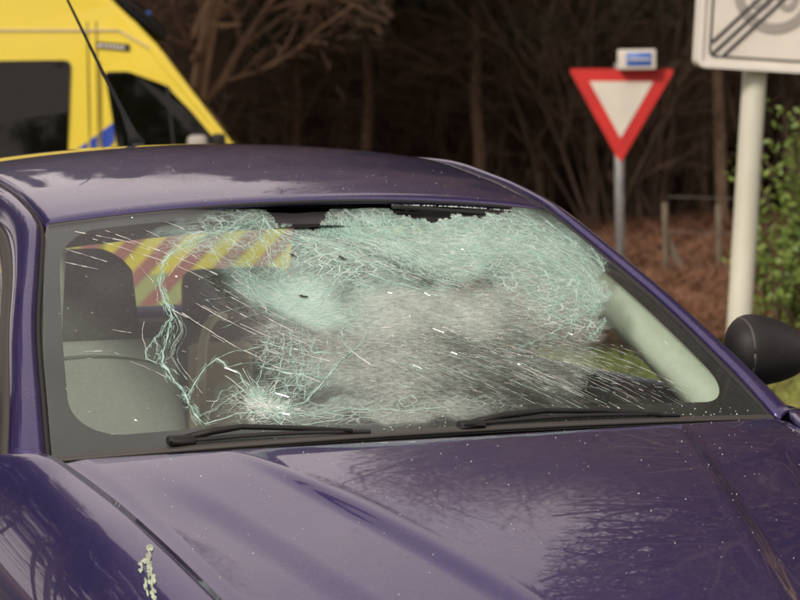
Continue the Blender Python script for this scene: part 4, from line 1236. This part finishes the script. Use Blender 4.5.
# ================================================================== SIGNS
def sign_root(name, label, cat, px, D, rz):
    p = vp(px, D); return thing(name, label, cat, (p.x, p.y, zground(p.x, p.y)), rz)
# give-way sign: local x to the right, y away, z up
DY = 20.0; SY = 2961.7 / DY
ys_ = sign_root('give_way_sign', 'red and white give way triangle on a thin grey post', 'road sign', 622, DY, -YAW - R(6))
HY = 1.592 - zground(6.5, 13.3)
def Y(px, py): return ((px - 622) / SY, HY + (85 + (px - 400) * .0132 - py) / SY + .0)
def Yz(py): return HY + (82.0 - py) / SY
tri = [((571 - 622) / SY, Yz(68)), ((677 - 622) / SY, Yz(70)), (0, Yz(163))]
def rtri(tri, k, rnd):
    c = sum((Vector(p) for p in tri), Vector((0, 0))) / 3
    P = [c + (Vector(p) - c) * k for p in tri]; o = []
    for i in range(3):
        a, b, d = P[i - 1], P[i], P[(i + 1) % 3]
        s_, e_ = b + (a - b).normalized() * rnd, b + (d - b).normalized() * rnd
        for q in range(6):
            f_ = q / 5; o.append(tuple((1 - f_) ** 2 * s_ + 2 * f_ * (1 - f_) * b + f_ ** 2 * e_))
    return o
prism('backing', rtri(tri, 1.0, .035), -.008, .012, 'sign_red', ys_)
prism('white_field', rtri(tri, .60, .012), -.014, -.007, 'sign_white', ys_)
tubeobj('post', [(.0, .05, -.3), (-.01, .05, .8), (-.005, .05, 1.62)], .032, 'galvanised', ys_, 12)
for z_ in (1.25, 1.55): rbox('clamp', (.10, .07, .04), 'galvanised', ys_, (0, .035, z_), .008)
bx = rbox('marker_box', ((658 - 620) / SY, .12, 20 / SY), 'sign_white', ys_, ((639.5 - 622) / SY, -.075, Yz(60)), .012)
rbox('blue_face', (25 / SY, .006, 13 / SY), 'sign_blue', bx, ((642 - 622) / SY, -.138, Yz(60)), .002, 1)
for i in range(7):
    rbox('letter_mark', (2.4 / SY, .003, 3.0 / SY), 'sign_white', bx, ((632.5 + i * 3.2 - 622) / SY, -.1425, Yz(60)), 0)
# end of 30 zone sign
DZ = 13.4; SZ = 2961.7 / DZ
zs = sign_root('zone_end_sign', 'large white square sign with grey ring and diagonal bars on a leaning white pole', 'road sign', 748, DZ, -YAW + R(12))
zs.rotation_euler = (0, R(4), -YAW + R(12))
HZ = 1.592 - zground(4.2, 6.8)
cz = HZ + (80 + 9) / SZ; hw = .345
def rr(x0, x1, z0, z1, r_, n=5):
    o = []
    for cx, cz_, a0 in ((x1 - r_, z1 - r_, 0), (x0 + r_, z1 - r_, 90), (x0 + r_, z0 + r_, 180), (x1 - r_, z0 + r_, 270)):
        for k in range(n + 1):
            a = R(a0 + 90 * k / n); o.append((cx + r_ * math.cos(a), cz_ + r_ * math.sin(a)))
    return o
z0_, z1_ = HZ + (80 - 71) / SZ, HZ + (80 - 71) / SZ + .95
prism('box', rr(-hw, hw, z0_, z1_, .035), 0, .075, 'sign_white', zs)
def ring_rect(name, x0, x1, z0, z1, r_, w_, y, th, m, parent):
    a, b = rr(x0, x1, z0, z1, r_), rr(x0 + w_, x1 - w_, z0 + w_, z1 - w_, max(.003, r_ - w_)); n_ = len(a)
    V = [(p[0], y, p[1]) for p in a] + [(p[0], y, p[1]) for p in b] + [(p[0], y + th, p[1]) for p in a] + [(p[0], y + th, p[1]) for p in b]
    F = []
    for i in range(n_):
        j = (i + 1) % n_
        F += [(i, j, n_ + j, n_ + i), (i, 2 * n_ + i, 2 * n_ + j, j), (n_ + i, n_ + j, 3 * n_ + j, 3 * n_ + i)]
    return mesh(name, V, F, m, parent, False)
ring_rect('rim', -hw - .004, hw + .004, z0_ - .004, z1_ + .004, .04, .022, -.014, .02, 'white_paint', zs)
ring_rect('black_outline', -hw + .052, hw - .052, z0_ + .045, z1_ - .045, .03, .009, -.004, .005, 'sign_black', zs)
V = []; n_ = 48; ro, ri = 43.5 / SZ, 33 / SZ
for k in range(n_):
    a = 2 * math.pi * k / n_
    for q in (ro, ri): V.append((q * math.cos(a), -.004, cz + q * math.sin(a)))
F = [(2 * i, 2 * i + 1, 2 * ((i + 1) % n_) + 1, 2 * ((i + 1) % n_)) for i in range(n_)]
o = mesh('grey_ring', V, F, 'sign_grey', zs, False)
def text(body, size, x, z, m, parent, y=-.006):
    cu = bpy.data.curves.new('t', 'FONT'); cu.body = body; cu.size = size; cu.align_x = 'CENTER'; cu.extrude = .0008; cu.offset = .003
    ob = bpy.data.objects.new('t', cu); COL.objects.link(ob)
    dg = bpy.context.evaluated_depsgraph_get(); me = bpy.data.meshes.new_from_object(ob.evaluated_get(dg))
    bpy.data.objects.remove(ob)
    me.transform(Matrix.Translation((x, y, z)) @ Matrix.Rotation(math.pi / 2, 4, 'X'))
    return link('lettering', me, m, parent, False)
text('30', .24, 0, cz - .085, 'sign_grey', zs)
for off in (-.040, .0, .040):
    a = Vector((-hw + .062, z0_ + .055)); d_ = Vector((1, 1)).normalized(); nrm = Vector((-1, 1)).normalized()
    p, q = a + nrm * off + d_ * abs(off) * 1.0, a + nrm * off + d_ * (.80 - abs(off))
    w_ = .006
    prism('diagonal_bar', [tuple(p - nrm * w_), tuple(q - nrm * w_), tuple(q + nrm * w_), tuple(p + nrm * w_)], -.009, -.006, 'sign_black', zs)
tubeobj('pole', [(-.03, .12, -.3), (-.03, .12, .5), (-.03, .12, 1.55), (-.03, .12, z1_)], [.056, .056, .055, .054], 'pole_paint', zs, 20)
for z_ in (z0_ + .12, z1_ - .15): rbox('bracket', (.18, .05, .05), 'galvanised', zs, (-.03, .085, z_), .008)

# ================================================================== FENCE
pf = vp(668, 20.4)
fence = thing('wire_fence', 'old wooden post and wire fence in front of the wood', 'fence', (pf.x, pf.y, zground(pf.x, pf.y)), -YAW)
FS = 2961.7 / 20.4
posts = [(0, .66, .022), (.37, .64, .020), (1.05, .72, .045), (2.1, .75, .045), (3.4, .74, .045), (5.0, .74, .045)]
for i, (x_, h_, r_) in enumerate(posts):
    lean = random.uniform(-.03, .03)
    P = [(x_ + lean * f_ * h_, random.gauss(0, .003), lerp(-.2, h_, f_)) for f_ in np.linspace(0, 1, 6)]
    tubeobj('post', P, [r_ * random.uniform(.92, 1.05) for _ in P], 'old_wood', fence, 9)
tubeobj('brace', [(.0, .03, .42), (.14, .04, .12), (.20, .05, -.05)], .024, 'old_wood', fence, 8)
for z_ in (.70, .46, .22):
    P = []
    for x_ in np.linspace(0, 5.0, 40): P.append((x_, -.045, z_ - .02 * abs(math.sin(x_ * 2.2)) + random.gauss(0, .003)))
    tubeobj('wire', P, .003, 'wire', fence, 4)

# ================================================================== VEGETATION
def tubes_np(segs, sides=5):
    """segs: list of (p, q, r0, r1) -> V, F arrays"""
    P = np.array([s_[0] for s_ in segs], float); Q = np.array([s_[1] for s_ in segs], float)
    r0 = np.array([s_[2] for s_ in segs]); r1 = np.array([s_[3] for s_ in segs])
    d_ = Q - P; L = np.linalg.norm(d_, axis=1, keepdims=True); d_ = d_ / np.maximum(L, 1e-9)
    ref = np.where(np.abs(d_[:, 2:3]) < .9, np.array([[0, 0, 1.]]), np.array([[1., 0, 0]]))
    a = np.cross(d_, ref); a /= np.linalg.norm(a, axis=1, keepdims=True); b = np.cross(d_, a)
    an = np.arange(sides) * 2 * math.pi / sides
    ring = a[:, None, :] * np.cos(an)[None, :, None] + b[:, None, :] * np.sin(an)[None, :, None]
    V = np.concatenate([P[:, None, :] + ring * r0[:, None, None], Q[:, None, :] + ring * r1[:, None, None]], 1).reshape(-1, 3)
    k = np.arange(len(segs))[:, None] * 2 * sides; i = np.arange(sides)[None, :]; j = (i + 1) % sides
    F = np.stack([k + i, k + j, k + j + sides, k + i + sides], -1).reshape(-1, 4)
    return V, F
def grow(rs, p, d_, L, r_, depth, out, maxd, spread=.55, up=.12, kids=(2, 4), nseg=4):
    q = np.array(p, float); d_ = np.array(d_, float)
    for k in range(nseg):
        d_ = d_ + rs.normal(0, .10, 3) + np.array([0, 0, up * .3]); d_ /= np.linalg.norm(d_)
        e = q + d_ * L / nseg; rr1 = r_ * (1 - .5 * (k + 1) / nseg)
        out.append((q.copy(), e.copy(), r_ * (1 - .5 * k / nseg), rr1, depth))
        if depth < maxd and k >= (1 if depth == 0 else 0):
            for _ in range(rs.integers(1, 3) if depth else rs.integers(*kids)):
                ax = rs.normal(0, 1, 3); ax -= d_ * ax.dot(d_); ax /= np.linalg.norm(ax)
                nd = d_ * math.cos(spread) + ax * math.sin(spread) + np.array([0, 0, up])
                nd /= np.linalg.norm(nd)
                grow(rs, e, nd, L * rs.uniform(.42, .68), rr1 * rs.uniform(.45, .7), depth + 1, out, maxd, spread * rs.uniform(.9, 1.2), up, kids, nseg)
        q = e
def make_bare(seed, H=12.0, bark='bark', maxd=4):
    rs = np.random.default_rng(seed); out = []
    grow(rs, (0, 0, -.2), (rs.normal(0, .03), rs.normal(0, .03), 1), H * .78, H * .0105, 0, out, maxd, .75, .10, (2, 5), 8)
    tr = [s_[:4] for s_ in out if s_[4] == 0]; br = [s_[:4] for s_ in out if s_[4] > 0]
    return tr, br
def tree(name, label, tr, br, bark, loc, rz, sc, group, twigmat='twig_lit'):
    t = thing(name, label, 'tree', loc, rz, group, sc)
    V, F = tubes_np(tr, 10); fast_mesh('trunk', V, F, bark, t, True)
    V, F = tubes_np(br, 4); fast_mesh('crown', V, F, twigmat, t)
    return t
def make_pine(seed, H=15):
    rs = np.random.default_rng(seed); out = []; tr = []
    p = np.array([0, 0, -.2]); n_ = 12
    for k in range(n_):
        q = p + np.array([rs.normal(0, .05), rs.normal(0, .05), H / n_]); tr.append((p, q, .15 * (1 - k / n_ * .8), .15 * (1 - (k + 1) / n_ * .8))); p = q
    br = []; tips = []
    for z_ in np.linspace(2.0, H, 64):
        f_ = (z_ - 2.0) / (H - 2.0); dead = z_ < H * .34
        a = rs.uniform(0, 6.28); L = rs.uniform(.7, 1.2) * (2.6 * (1 - f_) ** .7 + .3) * (.6 if dead else 1)
        s_ = np.array([0, 0, z_]); e = s_ + np.array([math.cos(a) * L, math.sin(a) * L, rs.uniform(-.35, .35)])
        m_ = (s_ + e) / 2 + rs.normal(0, .08, 3); br += [(s_, m_, .022, .015), (m_, e, .015, .005)]
        for _ in range(5):
            k = rs.uniform(.2, 1); b = s_ + (e - s_) * k; c = b + rs.normal(0, .30, 3) * L * .5; br.append((b, c, .007, .003))
            if not dead: tips += [(b + (c - b) * g) for g in (.3, .6, 1.0)]
        if not dead: tips += [s_ + (e - s_) * g for g in (.45, .7, .9, 1)]
    tips = np.array(tips); M_ = 34
    c = np.repeat(tips, M_, 0) + rs.normal(0, .17, (len(tips) * M_, 3))
    d1 = rs.normal(0, 1, c.shape); d1 /= np.linalg.norm(d1, axis=1, keepdims=True); d2 = np.cross(d1, rs.normal(0, 1, c.shape)); d2 /= np.linalg.norm(d2, axis=1, keepdims=True)
    L = rs.uniform(.05, .12, (len(c), 1))
    V = np.stack([c - d1 * L, c + d2 * .022, c + d1 * L, c - d2 * .022], 1).reshape(-1, 3); F = np.arange(len(c) * 4).reshape(-1, 4)
    return tr, br, V, F
bares = []
for i in range(3):
    tr, br = make_bare(11 + i)
    br = [s_ for k_, s_ in enumerate(br) if math.hypot(s_[1][0], s_[1][1]) < 2.6 and (s_[2] > .012 or k_ % 5 < 2)]
    bares.append((tr, br))
# prototypes stand in the row themselves
GB = 'bare trees at the edge of the dark wood'
LB = 'bare leafless tree at the edge of the dark wood'
protos = []
for i, (px, D, sc, bk) in enumerate(((192, 23, .62, 'bark_pale'), (345, 31, .5, 'bark'), (460, 30, .62, 'bark'))):
    p = vp(px, D); tr, br = bares[i]
    protos.append(tree('bare_tree', LB, tr, br, bk, (p.x, p.y, gz(p.x, p.y)), random.uniform(0, 6), sc, GB))
GP = 'pine trees of the dark wood'; LP = 'dark pine tree standing in the wood behind the road'
pp = []
for i, (px, D) in enumerate(((424, 33), (690, 32))):
    tr, br, V, F = make_pine(31 + i); p = vp(px, D)
    t = thing('pine_tree', LP, 'tree', (p.x, p.y, gz(p.x, p.y)), 0, GP, .5 if i == 0 else .62)
    a, b = tubes_np(tr, 10); fast_mesh('trunk', a, b, 'bark', t, True)
    a, b = tubes_np(br, 4); tag(fast_mesh('bough', a, b, 'twig', t), kind='stuff')
    fast_mesh('crown', V, F, 'needles', t); pp.append(t)
def hfac(px):
    return lerp(.68, .46, sst(250, 600, px))             # the wood stands higher towards the right
rt = random.Random(5)
nb = 0
for k in range(150):
    D = rt.uniform(29, 48); px = rt.uniform(-420, 1350)
    D = 29 + (D - 29) * 1.0
    p = vp(px * 30 / D + (1 - 30 / D) * 400, D); h_ = hfac(px)
    if k % 5 < 2: dup(protos[rt.randrange(3)], (p.x, p.y, gz(p.x, p.y)), rt.uniform(0, 6.28), h_ * (3.0 if px > 600 and k % 4 == 0 else 1.0) * rt.uniform(.8, 1.2))
    else: dup(pp[rt.randrange(2)], (p.x, p.y, gz(p.x, p.y)), rt.uniform(0, 6.28), h_ * rt.uniform(.8, 1.15))
for px, D in ((262, 29), (302, 27.5), (372, 27), (437, 30), (478, 26.5), (506, 29), (541, 27.5), (588, 30), (640, 28), (702, 29), (722, 27)):
    p = vp(px, D); dup(pp[rt.randrange(2)], (p.x, p.y, gz(p.x, p.y)), rt.uniform(0, 6.28), rt.uniform(.36, .5))
for px, D in ((300, 33), (338, 32), (372, 34), (405, 32.5)):
    p = vp(px, D); dup(pp[rt.randrange(2)], (p.x, p.y, gz(p.x, p.y)), rt.uniform(0, 6.28), .78)
for k in range(44):
    D = rt.uniform(30, 46); p = vp(rt.uniform(1350, 2500) * 30 / D + (1 - 30 / D) * 400, D)
    dup((pp + protos[1:])[rt.randrange(4)], (p.x, p.y, gz(p.x, p.y)), rt.uniform(0, 6.28), rt.uniform(.42, .6))
t0 = protos[0]
t0['label'] = 'pale barked leafless tree with curved dead branches behind the ambulance'
mi = t0.matrix_world
pl = t0.location; rz_ = -t0.rotation_euler.z; sc_ = t0.scale[0]
for path in (((194, 62), (200, 52), (206, 44), (211, 31), (219, 26), (230, 27), (243, 26)), ((195, 40), (199, 28), (205, 14), (212, 3), (222, 6), (229, 10))):
    P = []
    for px, py in path:
        q = vp(px + 2, 22.9, 1.592 + (88 - py) / 129) - pl
        P.append(Matrix.Rotation(rz_, 3, 'Z') @ q / sc_)
    tubeobj('branch', P, [.05, .042, .036, .034, .03, .024, .016][:len(P)], 'bark_pale', t0, 7)
# trees beside the road, out of the picture but mirrored in the paint
LS = 'tall bare tree beside the road'; GS = 'tall bare trees beside the road'
for (x_, y_, sc) in ((11.5, 12.0, 1.1), (14, 8.0, 1.1), (6.8, 6.0, 1.15), (8.2, 4.4, 1.25), (8.0, 8.2, 1.2)):
    r_ = dup(protos[rt.randrange(3)], (x_, y_, gz(x_, y_)), rt.uniform(0, 6), sc, LS); r_['group'] = GS
for (x_, y_, sc) in ((-2.9, 12.0, .95), (-4.1, 10.4, .95), (-5.9, 9.2, .9), (-3.4, 14.0, 1.05), (-7.5, 8.5, .9), (-5.0, 13.0, 1.0), (-9, 5, .8), (-12, 1, .75), (-11, 8.5, .75), (-14, -3, .8), (-15, 5, .8)):
    r_ = dup(pp[rt.randrange(2)], (x_, y_, gz(x_, y_)), rt.uniform(0, 6), sc, 'pine tree standing left of the purple car'); r_['group'] = 'pine trees left of the car'

for k in range(34):
    x_, y_ = -34 + k * 1.7 + rt.uniform(-1, 1), -22 - (k % 3) * 3.5 + rt.uniform(-1, 1)
    r_ = dup(pp[rt.randrange(2)], (x_, y_, gz(x_, y_)), rt.uniform(0, 6), rt.uniform(.55, .75), 'pine tree across the road from the ambulance'); r_['group'] = 'pine trees across the road'
for k in range(22):
    x_, y_ = -34 + k * 1.25 + rt.uniform(-1, 1), 13 + (k % 3) * 4 + rt.uniform(-1, 1)
    if x_ > -6.5: x_, y_ = x_ - 8, y_ + 3
    r_ = dup(pp[rt.randrange(2)], (x_, y_, gz(x_, y_)), rt.uniform(0, 6), rt.uniform(.6, .85), 'pine tree standing left of the purple car'); r_['group'] = 'pine trees left of the car'
# far wood, one mass
rs = np.random.default_rng(9)
segs = []
for k in range(900):
    D = rs.uniform(50, 85); px = rs.uniform(-900, 2600); p = vp(px * 45 / D + (1 - 45 / D) * 400, D)
    r_ = rs.uniform(.07, .2); segs.append(((p.x, p.y, 0), (p.x + rs.normal(0, .3), p.y, 7.5), r_, r_ * .5))
V1, F1 = tubes_np(segs, 6)
n_ = 95000
D = rs.uniform(52, 88, n_); px = rs.uniform(-900, 2600, n_); a = (px * 45 / D + (1 - 45 / D) * 400 - 400) / 2961.7 * D
zz = rs.uniform(0, 1, n_) ** 1.3 * 7.5
c = np.stack([CAM.x + rv.x * a + fv.x * D, CAM.y + rv.y * a + fv.y * D, zz], 1)
d1 = rs.normal(0, 1, c.shape); d1 /= np.linalg.norm(d1, axis=1, keepdims=True); d2 = np.cross(d1, rs.normal(0, 1, c.shape)); d2 /= np.linalg.norm(d2, axis=1, keepdims=True)
L = rs.uniform(.25, .6, (n_, 1)); wd = rs.uniform(.04, .16, (n_, 1))
V2 = np.stack([c - d1 * L, c + d2 * wd, c + d1 * L, c - d2 * wd], 1).reshape(-1, 3); F2 = np.arange(n_ * 4).reshape(-1, 4) + len(V1)
o = fast_mesh('far_wood', np.concatenate([V1, V2]), np.concatenate([F1, F2]), 'twig')
tag(o, 'far dark mass of trunks and branches deep in the wood', 'wood', kind='stuff')

# bare shrubs between the trunks
def make_shrub(seed):
    rs = np.random.default_rng(seed); out = []
    for k in range(7):
        a = rs.uniform(0, 6.28); grow(rs, (rs.normal(0, .12), rs.normal(0, .12), -.05), (math.cos(a) * .45, math.sin(a) * .45, 1), rs.uniform(1.4, 2.6), .016, 0, out, 3, .6, .05, (1, 3), 5)
    return tubes_np([s_[:4] for s_ in out], 4)
GSH = 'bare shrubs under the trees'
shr = []
for i in range(3):
    V, F = make_shrub(51 + i); p = vp((300, 520, 640)[i], 27.5)
    o = fast_mesh('bare_shrub', V, F, 'twig'); o.location = (p.x, p.y, gz(p.x, p.y))
    tag(o, 'leafless brown shrub growing under the trees of the wood', 'shrub', GSH); shr.append(o)
for k in range(60):
    D = rt.uniform(26.5, 40); px = rt.uniform(60, 860); p = vp(px, D)
    o = shr[rt.randrange(3)].copy(); COL.objects.link(o); o.location = (p.x, p.y, gz(p.x, p.y)); o.rotation_euler = (0, 0, rt.uniform(0, 6)); o.scale = (rt.uniform(.7, 1.5),) * 3

# leafy evergreen bush behind the zone sign
pb = vp(826, 14.6)
bush = thing('evergreen_bush', 'glossy green leafy bush beside the white sign pole', 'bush', (pb.x, pb.y, zground(pb.x, pb.y)))
rs = np.random.default_rng(77)
segs, lv = [], []
for k in range(95):
    a = rs.uniform(0, 6.28); r_ = rs.uniform(.05, .50); h_ = rs.uniform(.5, 1.42) * (1.05 - .35 * r_)
    b = np.array([rs.normal(0, .06), rs.normal(0, .06), 0]); e = np.array([math.cos(a) * r_, math.sin(a) * r_, h_]); m_ = (b + e) / 2 + rs.normal(0, .06, 3)
    segs += [(b, m_, .012, .008), (m_, e, .008, .004)]
    for q in range(60):
        f_ = rs.uniform(.45, 1.02); p = (m_ + (e - m_) * (f_ - .5) * 2 if f_ > .5 else b + (m_ - b) * f_ * 2); lv.append(p + rs.normal(0, .035, 3))
V, F = tubes_np(segs, 5); fast_mesh('stem', V, F, 'twig', bush)
lv = np.array(lv); d1 = rs.normal(0, 1, lv.shape) + np.array([0, 0, .4]); d1 /= np.linalg.norm(d1, axis=1, keepdims=True); d2 = np.cross(d1, rs.normal(0, 1, lv.shape)); d2 /= np.linalg.norm(d2, axis=1, keepdims=True); d3 = np.cross(d1, d2)
L = rs.uniform(.030, .065, (len(lv), 1))
V = np.stack([lv, lv + d1 * L * .5 + d2 * L * .24, lv + d1 * L, lv + d1 * L * .5 - d2 * L * .24, lv + d1 * L * .5 - d3 * L * .08], 1).reshape(-1, 3)
b = np.arange(len(lv))[:, None] * 5
F = np.concatenate([b + np.array([[0, 1, 4]]), b + np.array([[1, 2, 4]]), b + np.array([[2, 3, 4]]), b + np.array([[3, 0, 4]])])
fast_mesh('crown', V, F, 'leaf_green', bush)

# grass of the verge, dead bracken on the forest floor
def blades(name, n_, px0, px1, D0, D1, h0, h1, wd, m_, droop, seed):
    rs = np.random.default_rng(seed)
    D = rs.uniform(D0, D1, n_); px = rs.uniform(px0, px1, n_); a = (px - 400) / 2961.7 * D
    x = CAM.x + rv.x * a + fv.x * D; y = CAM.y + rv.y * a + fv.y * D
    z = np.array([gz(xx, yy) for xx, yy in zip(x, y)])
    c = np.stack([x, y, z], 1); an = rs.uniform(0, 6.28, n_); h_ = rs.uniform(h0, h1, n_)
    side = np.stack([np.cos(an), np.sin(an), 0 * an], 1) * wd; lean = np.stack([np.cos(an + 1.2), np.sin(an + 1.2), 0 * an], 1) * (h_ * droop)[:, None]
    up_ = np.stack([0 * an, 0 * an, h_], 1)
    V = np.stack([c - side, c + side, c + side * .7 + lean * .4 + up_ * .7, c + lean * 1.3 + up_, c - side * .7 + lean * .4 + up_ * .7], 1).reshape(-1, 3)
    b = np.arange(n_)[:, None] * 5
    F = np.concatenate([b + np.array([[0, 1, 2]]), b + np.array([[0, 2, 4]]), b + np.array([[4, 2, 3]])])
    return fast_mesh(name, V, F, m_)
tag(blades('grass', 45000, 430, 1000, 10.5, 15.8, .06, .22, .006, 'grass', .5, 1), 'rough yellowish green grass on the verge', 'grass', kind='stuff')
tag(blades('bracken', 75000, 380, 1000, 15.4, 29, .05, .30, .016, 'bracken', 1.1, 2), 'dead red brown bracken and leaves on the forest floor', 'bracken', kind='stuff')
